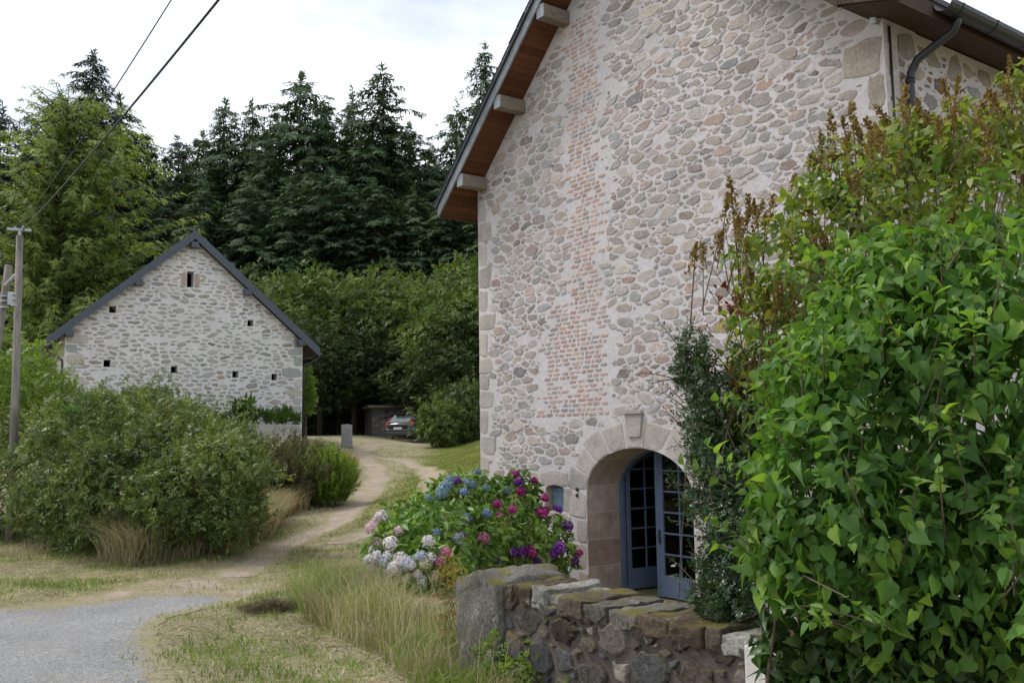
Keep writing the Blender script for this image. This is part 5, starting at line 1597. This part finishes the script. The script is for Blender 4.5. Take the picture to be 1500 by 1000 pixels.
def hit_lobes(px, py, lobes):
    d = ray(px, py); best = None
    for c, r in lobes:
        o = (EYE - c) / r; q = d / r
        A, B, Cc = q @ q, 2 * o @ q, o @ o - 1
        D = B * B - 4 * A * Cc
        if D > 0:
            t = (-B - math.sqrt(D)) / (2 * A)
            if best is None or t < best: best = t
    if best is None:
        c, r = min(lobes, key=lambda l: np.linalg.norm(np.cross(unit(d), l[0] - EYE)))
        best = (c[1] - .3 * r[1]) / d[1]
    return EYE + d * best
def hydrangea(label, lobes, n, heads, seed, scale=1.0, size=.13):
    rng = np.random.default_rng(seed + 5)
    c0_ = np.mean([l[0] for l in lobes], axis=0)
    mb = MB(); spots = []
    for x, y, k in heads:
        p = hit_lobes(500 + x / 2.94, 660 + y / 2.94, lobes)
        nn = unit(unit(p - c0_) * .6 + UP * .6 + np.array([0, -.5, 0]) + rng.normal(size=3) * .15)
        p = p + nn * .03 + rng.normal(size=3) * .035
        spots.append((p, nn, k))
        mb.tube([p - nn * .28, p - nn * .03], [.005, .004], 4, False)
    t = bush('hydrangea', label, 'hydrangea', lobes, n, size, OVAL, M_HYD, seed, stem_n=16, stem_r=.010, up=.75, rin=.6, spread=.45, down=.35, rough=.1, mean=.5, extra=mb)
    org = ORG[t]
    for p, nn, k in spots:
        o = bpy.data.objects.new('flower_head', HEADS[rng.integers(4)]); COL.objects.link(o); o.parent = t
        o.location = [float(v) for v in p - org]
        o.rotation_euler = Vector(nn).to_track_quat('Z', 'Y').to_euler()
        s_ = scale * rng.uniform(.75, 1.25); o.scale = (s_, s_, s_)
        o.material_slots[0].link = 'OBJECT'; o.material_slots[0].material = FLW[k]
        o['label'] = FLN[k]
    return t
hydrangea('hydrangea with magenta and purple flower heads, under the small blue-shuttered window', lobes_px([(752, 750, 14.6, 52, 48, .5), (785, 805, 14.3, 58, 52, .5), (720, 800, 13.9, 62, 60, .5), (735, 745, 14.4, 50, 45, .5), (760, 722, 14.7, 30, 32, .35), (812, 808, 14.5, 30, 42, .35), (700, 830, 13.4, 50, 40, .4)]), 2700,
    [(765, 100, 'm'), (830, 130, 'm'), (757, 160, 'p'), (782, 180, 'm'), (672, 245, 'm'), (745, 275, 'm'), (690, 293, 'm'), (865, 230, 'm'), (845, 277, 'm'), (872, 263, 'm'), (930, 283, 'p'), (983, 325, 'p'), (735, 430, 'p'), (765, 437, 'p'), (815, 433, 'm'), (912, 430, 'p'), (943, 433, 'p'), (845, 462, 'p'), (1003, 445, 'm'), (678, 463, 'p'), (1000, 470, 'p')], 301, 1.0)
hydrangea('hydrangea with blue and faded teal flower heads, against the far corner of the house', lobes_px([(660, 745, 13.6, 52, 46, .55), (690, 725, 14.4, 45, 34, .5), (640, 780, 12.6, 60, 46, .5), (690, 790, 12.8, 55, 50, .5), (655, 815, 12.0, 50, 40, .4)]), 2700,
    [(500, 125, 'p'), (450, 150, 't'), (440, 213, 't'), (575, 100, 't'), (515, 190, 'b'), (545, 155, 't'), (478, 138, 't'), (610, 265, 'b'), (432, 295, 'b'), (535, 300, 'b'), (478, 365, 'b'), (435, 350, 'l'), (497, 398, 'l'), (620, 160, 't'), (680, 155, 't'), (490, 308, 'm'), (530, 377, 'p'), (595, 365, 'r'), (350, 235, 't'), (585, 92, 't'), (440, 185, 't')], 302, .98)
hydrangea('low hydrangea with white and blush flower heads, nearest the track', lobes_px([(595, 790, 10.9, 48, 42, .5), (570, 815, 10.6, 34, 38, .4), (615, 825, 10.4, 50, 34, .4), (640, 795, 11.2, 50, 46, .45), (600, 765, 11.5, 46, 32, .4), (650, 835, 10.6, 40, 26, .35)]), 2700,
    [(175, 300, 'w'), (122, 338, 'k'), (157, 325, 'k'), (137, 380, 'k'), (238, 337, 'k'), (207, 398, 'w'), (370, 405, 'w'), (385, 445, 'w'), (345, 450, 'l'), (288, 460, 'w'), (240, 445, 'w'), (200, 455, 'w'), (160, 460, 'w'), (143, 490, 'k'), (190, 490, 'l'), (240, 490, 'w'), (300, 495, 'w'), (150, 540, 'w'), (188, 535, 'w'), (265, 545, 'w'), (325, 530, 'w'), (335, 580, 'w'), (215, 520, 'w'), (290, 525, 'l'), (410, 535, 'c'), (375, 495, 'c'), (440, 433, 'r'), (437, 480, 'r'), (322, 560, 'w'), (125, 450, 'w'), (165, 480, 'w'), (255, 470, 'w'), (400, 345, 'b')], 303, .84, .11)

# ---------------------------------------------------------------- lilacs, privet and ivy at the right
front = lobes_px([(1330, 640, 4.15, 185, 215, .55), (1250, 770, 3.9, 145, 130, .45), (1440, 600, 4.0, 150, 240, .55), (1330, 440, 4.4, 125, 110, .5), (1450, 430, 4.2, 120, 120, .5), (1390, 850, 3.8, 200, 150, .45), (1190, 700, 4.1, 80, 120, .35), (1155, 800, 4.0, 62, 80, .3), (1195, 570, 4.3, 70, 95, .35), (1260, 480, 4.35, 75, 100, .4), (1500, 800, 3.7, 120, 200, .5)])
bush('lilac_bush', 'big lilac bush with broad glossy heart-shaped leaves filling the right foreground', 'lilac bush', front, 14000, .065, HEART, M_LILAC, 401, stem_n=34, stem_r=.014, sh=(170, .36, .85), up=.35, down=.7, rin=.55, spread=.62, rough=.20, keep_in=.55, var=.3, floor=True, mean=.48)
back = lobes_px([(1240, 320, 5.5, 95, 90, .5), (1340, 290, 5.6, 120, 100, .5), (1150, 400, 5.6, 80, 80, .45), (1450, 280, 5.3, 110, 110, .5), (1130, 500, 5.6, 66, 80, .4), (1230, 255, 5.7, 45, 55, .35), (1330, 215, 5.8, 60, 50, .35), (1180, 480, 5.5, 80, 110, .4), (1420, 210, 5.5, 70, 60, .35), (1490, 190, 5.2, 40, 50, .3), (1494, 112, 5.2, 18, 26, .14), (1110, 620, 5.6, 55, 80, .35)])
bl_ = bush('lilac_bush', 'taller lilac bush with brown spent flower heads behind the broad-leaved one', 'lilac bush', back, 6200, .058, HEART, M_LILAC2, 402, stem_n=44, stem_r=.010, up=.4, down=.6, rin=.45, spread=.55, rough=.16, keep_in=.45, var=.34, mean=.5)
def panicle_mesh(seed):
    rng = np.random.default_rng(seed)
    mb = MB(); L = .15
    mb.tube([(0, 0, -.22), (0, 0, 0), (0.004, 0, L)], [.004, .003, .0015], 4, False)
    m = 78
    t = rng.random(m) ** .8
    q = np.stack([np.zeros(m), np.zeros(m), t * L], -1) + unit(rng.normal(size=(m, 3))) * (L * .27 * (1 - .7 * t) * rng.random(m))[:, None]
    A = place(q, unit(UP + rng.normal(size=(m, 3)) * .6), dirs(m, rng), rng.uniform(.014, .026, m), OVAL, np.clip(rng.normal(.45, .28, m), 0, 1), rng)
    o = foliage_with_twigs([A], [mb], M_SEED, None, 'flower_panicle')
    me = o.data; bpy.data.objects.remove(o)
    return me
PAN = [panicle_mesh(950 + i) for i in range(5)]
def panicles(parent, spots, seed):
    rng = np.random.default_rng(seed)
    for p in spots:
        o = bpy.data.objects.new('flower_panicle', PAN[rng.integers(5)]); COL.objects.link(o); o.parent = parent
        o.location = [float(v) for v in np.asarray(p) - ORG[parent]]
        o.rotation_euler = (rng.normal() * .25, rng.normal() * .25, rng.uniform(0, 6.28))
        k = rng.uniform(.8, 1.6); o.scale = (k, k, k)
rp_ = np.random.default_rng(403)
Pp, Nn_ = shell(back, 900, rp_, .9, .12, .85)
sel = [i for i in range(len(Pp)) if Nn_[i][2] > -.15 and Nn_[i][1] < .35]
sel = [sel[i] for i in rp_.permutation(len(sel))[:76]]
spots = [Pp[i] for i in sel] + [at(x, y, 5.6) for x, y in ((1060, 330), (1075, 318), (1095, 322), (1108, 330), (1030, 400), (1045, 385), (1060, 375), (1205, 225), (1222, 210), (1240, 206), (1258, 212), (1290, 215), (1310, 200), (1330, 190), (1352, 195), (1388, 165), (1392, 200), (1366, 215), (1420, 190), (1016, 405), (1085, 350), (1120, 345))]
panicles(bl_, spots, 404)
def loose_leaves(parent, centers, n, rad, size, mat, seed, tpl=HEART, name='russet_leaf'):
    rng = np.random.default_rng(seed)
    P = np.concatenate([c + rng.normal(size=(n, 3)) * rad for c in centers]); m = len(P)
    return place(P, unit(-UP + rng.normal(size=(m, 3)) * .6), dirs(m, rng), size * rng.uniform(.6, 1.2, m), tpl, rng.random(m), rng)
RUSSETS = loose_leaves(bl_, [at(1058, 432, 5.5), at(1070, 458, 5.5), at(1225, 225, 5.5), at(1400, 330, 5.1), at(1330, 330, 5.2), at(1480, 240, 5.0), at(1270, 250, 5.4), at(1370, 345, 5.1)], 9, .05, .05, M_RUSSET, 405)
mb = MB()      # bare thin twigs reaching out over the gable
for (x0, y0, x1, y1) in ((1110, 560, 1030, 410), (1100, 620, 1062, 330), (1120, 480, 1085, 330), (1190, 400, 1205, 215), (1250, 330, 1258, 205), (1330, 300, 1331, 185), (1390, 280, 1389, 160), (1090, 700, 970, 600), (1085, 720, 985, 640), (1100, 735, 1000, 690), (1110, 680, 1010, 560), (1080, 760, 1000, 700)):
    a, b = at(x0, y0, 5.7), at(x1, y1, 5.6)
    k = (a + b) / 2 + rp_.normal(size=3) * .04
    mb.tube([a, k, b], [.006, .004, .0015], 4, False)
    for j in range(3):
        t_ = rp_.uniform(.4, .9); q = a + (b - a) * t_
        mb.tube([q, q + (b - a) * .18 + rp_.normal(size=3) * .10], [.003, .001], 3, False)
foliage_with_twigs([RUSSETS], [mb], M_RUSSET, bl_)
priv = lobes_px([(1062, 600, 5.75, 40, 60, .3), (1060, 690, 5.7, 44, 50, .3), (1095, 700, 5.6, 50, 90, .35), (1074, 770, 5.5, 46, 60, .3), (1088, 840, 5.35, 48, 60, .3), (1056, 830, 5.45, 32, 50, .25), (1020, 545, 5.8, 22, 36, .2), (1110, 560, 5.7, 40, 60, .3), (1075, 880, 5.2, 45, 30, .2), (1042, 880, 5.35, 30, 26, .2), (1022, 735, 5.7, 24, 16, .12), (1014, 520, 5.8, 20, 44, .15), (1030, 610, 5.75, 30, 44, .2), (1000, 545, 5.8, 14, 18, .1), (1040, 660, 5.7, 30, 34, .2)])
bush('privet_bush', 'dark small-leaved privet bush over the end of the low wall, beside the glazed door', 'privet bush', priv, 9800, .052, SPRIG, M_PRIVET, 411, stem_n=9, stem_r=.008, sh=(110, .26, .8), up=.4, rin=.4, rough=.25, keep_in=.4)
ivy = lobes_px([(1210, 930, 4.1, 100, 60, .2), (1320, 950, 3.9, 110, 70, .25), (1440, 950, 3.75, 110, 75, .25), (1170, 985, 4.1, 50, 40, .12), (1260, 985, 4.0, 90, 40, .2)])
bush('ivy', 'dark ivy and suckers under the lilac, around the white post', 'ivy', ivy, 3000, .062, HEART, M_IVY, 412, stem_n=16, stem_r=.006, up=.35, down=.5, rin=.5, keep_in=.5)

# ---------------------------------------------------------------- grass and hay
def in_poly_np(x, y, poly):
    c = np.zeros(len(x), bool)
    for i in range(len(poly)):
        x1, y1 = poly[i]; x2, y2 = poly[i - 1]
        h = ((y1 > y) != (y2 > y)) & (x < (x2 - x1) * (y - y1) / (y2 - y1 + 1e-12) + x1)
        c ^= h
    return c
def wpoly(pts): return [tuple(on_ground(*p)[:2]) if len(p) == 2 else p[:2] for p in pts]
ROADP = wpoly([(-9.5, 4.0, 0), (-9.5, 9.4, 0), (0, 896), (100, 887), (200, 876), (300, 872), (335, 876), (318, 886), (250, 903), (236, 925), (246, 960), (258, 1000), (-1.85, 4.0, 0)])
APRON = wpoly([(-60, 900), (60, 880), (150, 866), (215, 852), (290, 846), (350, 856), (420, 850), (360, 882), (300, 890), (200, 900), (0, 925)])
TRK = [[on_ground(*q)[:2] for q in P] for P in ([(330, 850), (400, 806), (450, 785), (495, 765), (525, 738), (545, 715), (553, 700), (548, 684), (535, 672), (527, 662), (540, 654)], [(480, 800), (560, 770), (610, 740), (632, 716), (636, 698), (622, 686), (596, 677), (566, 671)])]
def track_dist(x, y):
    d = np.full(len(x), 9.0)
    for P in TRK:
        for a, b in zip(P[:-1], P[1:]):
            ab = b - a; t = np.clip(((x - a[0]) * ab[0] + (y - a[1]) * ab[1]) / (ab @ ab), 0, 1)
            d = np.minimum(d, np.hypot(x - a[0] - ab[0] * t, y - a[1] - ab[1] * t))
    return d
def off_house(x, y):
    dx, dy = x - C0[0], y - C0[1]; s = dx * U[0] + dy * U[1]; n = dx * N[0] + dy * N[1]
    return ~((s < HW + .1) & (n < .05) & (s > -.2)) & ~((s < -.15) & (n < 6.4) & (n > 5.6))
def blades(P, Hh, W, lean, rng, mean=.5, var=.25, flat=0.0):
    n = len(P)
    a = rng.uniform(0, 6.28, n); b = rng.uniform(0, 6.28, n)
    sd = np.stack([np.cos(a), np.sin(a), np.zeros(n)], -1) * (W * rng.uniform(.6, 1.3, n))[:, None] * .5
    ld = np.stack([np.cos(b), np.sin(b), np.zeros(n)], -1)
    h = Hh * rng.uniform(.55, 1.25, n); l = h * lean * rng.uniform(.2, 1.5, n)
    up = np.stack([np.zeros(n), np.zeros(n), h * (1 - flat)], -1)
    mid = P + up * .6 + ld * (l * .3)[:, None]
    tip = P + up * (1 - .15 * lean) + ld * l[:, None]
    V = np.stack([P - sd, P + sd, mid + sd * .75, mid - sd * .75, tip], 1).reshape(-1, 3)
    F = (np.arange(n)[:, None, None] * 5 + np.array([[0, 1, 2], [0, 2, 3], [3, 2, 4]])[None]).reshape(-1, 3)
    R_ = np.repeat(np.clip(mean + rng.normal(size=n) * var, 0, 1), 5)
    return V, F, R_
def region(n, x0, x1, y0, y1, rng, test, clump=0.0):
    x, y = rng.uniform(x0, x1, n), rng.uniform(y0, y1, n)
    ok = test(x, y)
    x, y = x[ok], y[ok]
    return np.stack([x, y, ground_z(x, y)], -1)
rg = np.random.default_rng(500)
vis = lambda x, y: (np.abs(x + .02 * y) < .62 * y + .5)
verge_ok = lambda x, y: vis(x, y) & ~in_poly_np(x + rg.normal(size=len(x)) * .22, y + rg.normal(size=len(x)) * .22, ROADP) & (~in_poly_np(x, y, APRON) | (rg.random(len(x)) < .22)) & ((track_dist(x, y) > .30 + .2 * rg.random(len(x))) | (rg.random(len(x)) < .08)) & off_house(x, y) & (x < 1.5)
# mown verge: short stubble plus hay lying flat
Pv = region(150000, -9.5, 1.0, 5.3, 17, rg, verge_ok)
g1 = fbm(Pv[:, 0], Pv[:, 1], 1.4) + .6 * fbm(Pv[:, 0], Pv[:, 1], 4.1, 2)
green = g1 + rg.normal(size=len(Pv)) * .5 > .42
hayP = Pv[~green]
V, F, R_ = cat_arrays([blades(hayP, .06, .008, 2.4, rg, .52, .3, .55)])
tag(build('mown_hay', V, F, M_STRAW, rnd=R_), kind='stuff')
V, F, R_ = blades(Pv[green], .065, .008, 1.0, rg, .45, .25)
tag(build('short_grass', V, F, M_GRASS, rnd=R_), kind='stuff')
# lawn and the far side of the track
Pl = region(90000, -6, .6, 15, 50, rg, lambda x, y: vis(x, y) & off_house(x, y) & (track_dist(x, y) > .35) & (lawn_w(x, y) > rg.random(len(x))))
V, F, R_ = blades(Pl, .05, .012, .7, rg, .5, .28); tag(build('lawn_grass', V, F, M_LAWN, rnd=R_), kind='stuff')
Pm = region(60000, -14, 0, 13, 42, rg, lambda x, y: vis(x, y) & off_house(x, y) & (track_dist(x, y) > .35 + .25 * rg.random(len(x))) & (lawn_w(x, y) < rg.random(len(x))))
V, F, R_ = blades(Pm, .085, .010, 1.0, rg, .42, .3); tag(build('rough_grass', V, F, M_STRAW, rnd=R_), kind='stuff')
# tall grass at the end of the wall and in front of the hydrangeas
TALL = wpoly([(428, 885), (470, 864), (535, 872), (600, 900), (690, 912), (700, 930), (695, 965), (780, 985), (870, 1010), (760, 1030), (620, 1020), (560, 965), (480, 930), (440, 905)])
xs_ = [p[0] for p in TALL]; ys_ = [p[1] for p in TALL]
tall_ok = lambda x, y: in_poly_np(x, y, TALL) & off_house(x, y)
Pt = region(22000, min(xs_), max(xs_), min(ys_), max(ys_), rg, tall_ok)
gq = fbm(Pt[:, 0], Pt[:, 1], 2.6, 1)
pxl = Pt[:, 0] / Pt[:, 1]
hgt = np.where((pxl < -.12) & (Pt[:, 1] > 8.0), .40, .19)
sel = gq + rg.normal(size=len(Pt)) * .5 > -.45
V, F, R_ = blades(Pt[sel], hgt[sel], .007, .9, rg, .55, .3); tag(build('tall_green_grass', V, F, M_GRASS, rnd=R_), kind='stuff')
V, F, R_ = blades(Pt[~sel], hgt[~sel] * 1.1, .006, .8, rg, .5, .3); tag(build('tall_dry_grass', V, F, M_STRAW, rnd=R_), kind='stuff')
Ps = Pt[rg.permutation(len(Pt))[:420]]
V, F, R_ = blades(Ps, .55, .0045, .5, rg, .75, .2); tag(build('seed_stalks', V, F, M_STRAW, rnd=R_), kind='stuff')
# dry grass along the foot of the hedge and rusty grass beside the track
HED = wpoly([(140, 816), (190, 832), (260, 822), (330, 812), (400, 786), (415, 764), (398, 756), (330, 780), (240, 800), (160, 800)])
xs_ = [p[0] for p in HED]; ys_ = [p[1] for p in HED]
Ph = region(30000, min(xs_), max(xs_), min(ys_), max(ys_), rg, lambda x, y: in_poly_np(x, y, HED))
V, F, R_ = blades(Ph, .62, .010, .8, rg, .45, .35); tag(build('hedge_foot_grass', V, F, M_STRAW, rnd=R_), kind='stuff')
RUS = wpoly([(390, 772), (440, 752), (490, 728), (516, 705), (522, 684), (500, 680), (440, 700), (385, 735)])
xs_ = [p[0] for p in RUS]; ys_ = [p[1] for p in RUS]
Pr = region(20000, min(xs_), max(xs_), min(ys_), max(ys_), rg, lambda x, y: in_poly_np(x, y, RUS))
sel = rg.random(len(Pr)) < .32
V, F, R_ = blades(Pr[sel], .55, .014, .6, rg, .5, .3); tag(build('rusty_grass', V, F, M_RUST, rnd=R_), kind='stuff')
V, F, R_ = blades(Pr[~sel], .45, .014, .6, rg, .3, .3); tag(build('pale_grass', V, F, M_STRAW, rnd=R_), kind='stuff')
# weeds at the foot of the low wall
bush('nettle_patch', 'light green leafy weeds growing against the foot of the low wall', 'weeds', lobes_px([(735, 965, 6.55, 40, 40, .16), (790, 985, 6.3, 40, 34, .14), (850, 990, 6.1, 34, 26, .12), (755, 900, 6.75, 18, 50, .08)]), 620, .075, SPRIG, M_BRIGHT, 510, stem_n=14, stem_r=.003, rin=.1, keep_in=.0, rough=.3)
bush('dock_weed', 'dry reddish stalky weed standing in the tall grass left of the low wall', 'weed', lobes_px([(660, 880, 7.6, 30, 70, .15)]), 130, .05, SPRIG, M_RUST, 511, stem_n=14, stem_r=.004, rin=.2, keep_in=.0)
bush('yellow_weed', 'yellow flowering weed in front of the white hydrangea', 'weed', lobes_px([(662, 835, 9.4, 22, 30, .15), (692, 868, 9.0, 16, 24, .12)]), 170, .05, SPRIG, leaf_mat('yellow_weed_leaf', (.20, .18, .02), (.32, .28, .03), (.42, .38, .06), .3), 512, stem_n=12, stem_r=.003, rin=.1, keep_in=.0)
# heap of mown grass
hc = on_ground(400, 893)
t = thing('hay_heap', hc, 'small brown heap of mown grass between the road and the tall grass', 'hay heap')
n = 2600; a = rg.uniform(0, 6.28, n); q = np.sqrt(rg.random(n))
P = hc + np.stack([np.cos(a) * q * (.30 + .10 * np.sin(a * 3)), np.sin(a) * q * (.22 + .08 * np.cos(a * 2)), .13 * (1 - q ** 1.5) * rg.random(n)], -1)
V, F, R_ = blades(P, .10, .006, 2.2, rg, .35, .25, .6)
build('hay', V, F, leaf_mat('old_hay', (.09, .075, .045), (.18, .15, .09), (.30, .26, .16), .15, .8, .1), t, rnd=R_)
EXPOSURE = 0.72
# ================================================================== SKY, SUN, CAMERA
w = bpy.data.worlds.new('World'); scene.world = w; w.use_nodes = True
nt = w.node_tree; nt.nodes.clear()
SUN_EL, SUN_AZ = math.radians(52), math.radians(295)      # azimuth clockwise from +Y
out = nt.nodes.new('ShaderNodeOutputWorld'); bg = nt.nodes.new('ShaderNodeBackground')
sky = nt.nodes.new('ShaderNodeTexSky'); sky.sky_type = 'NISHITA'; sky.sun_disc = False
sky.sun_elevation = SUN_EL; sky.sun_rotation = SUN_AZ; sky.dust_density = 3.0; sky.air_density = 1.0; sky.ozone_density = 1.0
tc = nt.nodes.new('ShaderNodeTexCoord'); mp = nt.nodes.new('ShaderNodeMapping'); mp.inputs['Scale'].default_value = (1, 1, 2.6)
nz = nt.nodes.new('ShaderNodeTexNoise'); nz.inputs['Scale'].default_value = 1.7; nz.inputs['Detail'].default_value = 6; nz.inputs['Roughness'].default_value = .55
rp = nt.nodes.new('ShaderNodeValToRGB'); rp.color_ramp.elements[0].position = .42; rp.color_ramp.elements[0].color = (.30, .30, .30, 1); rp.color_ramp.elements[1].position = .62; rp.color_ramp.elements[1].color = (1, 1, 1, 1)
mx = nt.nodes.new('ShaderNodeMix'); mx.data_type = 'RGBA'
L = nt.links.new
L(tc.outputs['Generated'], mp.inputs['Vector']); L(mp.outputs[0], nz.inputs['Vector']); L(nz.outputs['Fac'], rp.inputs['Fac'])
L(rp.outputs['Color'], mx.inputs['Factor']); dim = nt.nodes.new('ShaderNodeMix'); dim.data_type = 'RGBA'; dim.blend_type = 'MULTIPLY'; dim.inputs['Factor'].default_value = 1.0
L(sky.outputs['Color'], dim.inputs['A']); dim.inputs['B'].default_value = (.8, .8, .8, 1); L(dim.outputs['Result'], mx.inputs['A']); mx.inputs['B'].default_value = (8.3, 8.75, 9.3, 1)
L(mx.outputs['Result'], bg.inputs['Color']); bg.inputs['Strength'].default_value = 0.1
L(bg.outputs[0], out.inputs['Surface'])

sun = bpy.data.lights.new('sun', 'SUN'); sun.energy = 1.4; sun.angle = math.radians(14); sun.color = (1.0, .97, .92)
so_ = bpy.data.objects.new('sun', sun); COL.objects.link(so_)
sd = np.array([math.sin(SUN_AZ) * math.cos(SUN_EL), math.cos(SUN_AZ) * math.cos(SUN_EL), math.sin(SUN_EL)])
so_.rotation_euler = Vector(sd).to_track_quat('Z', 'Y').to_euler()

cam = bpy.data.cameras.new('camera'); co = bpy.data.objects.new('camera', cam); COL.objects.link(co)
cam.sensor_width = 36.0; cam.lens = 36.0 * FPX / 1500.0; cam.clip_end = 2000; cam.clip_start = .05
M4 = Matrix.Identity(4)
for i in range(3):
    for j in range(3): M4[i][j] = ROT[i][j]
    M4[i][3] = EYE[i]
co.matrix_world = M4
scene.camera = co
scene.view_settings.view_transform = 'Standard'; scene.view_settings.look = 'None'
scene.view_settings.gamma = 1.0; scene.view_settings.use_curve_mapping = False
scene.view_settings.exposure = EXPOSURE
scene.cycles.max_bounces = 8; scene.cycles.diffuse_bounces = 3; scene.cycles.transparent_max_bounces = 12
scene.cycles.use_denoising = True
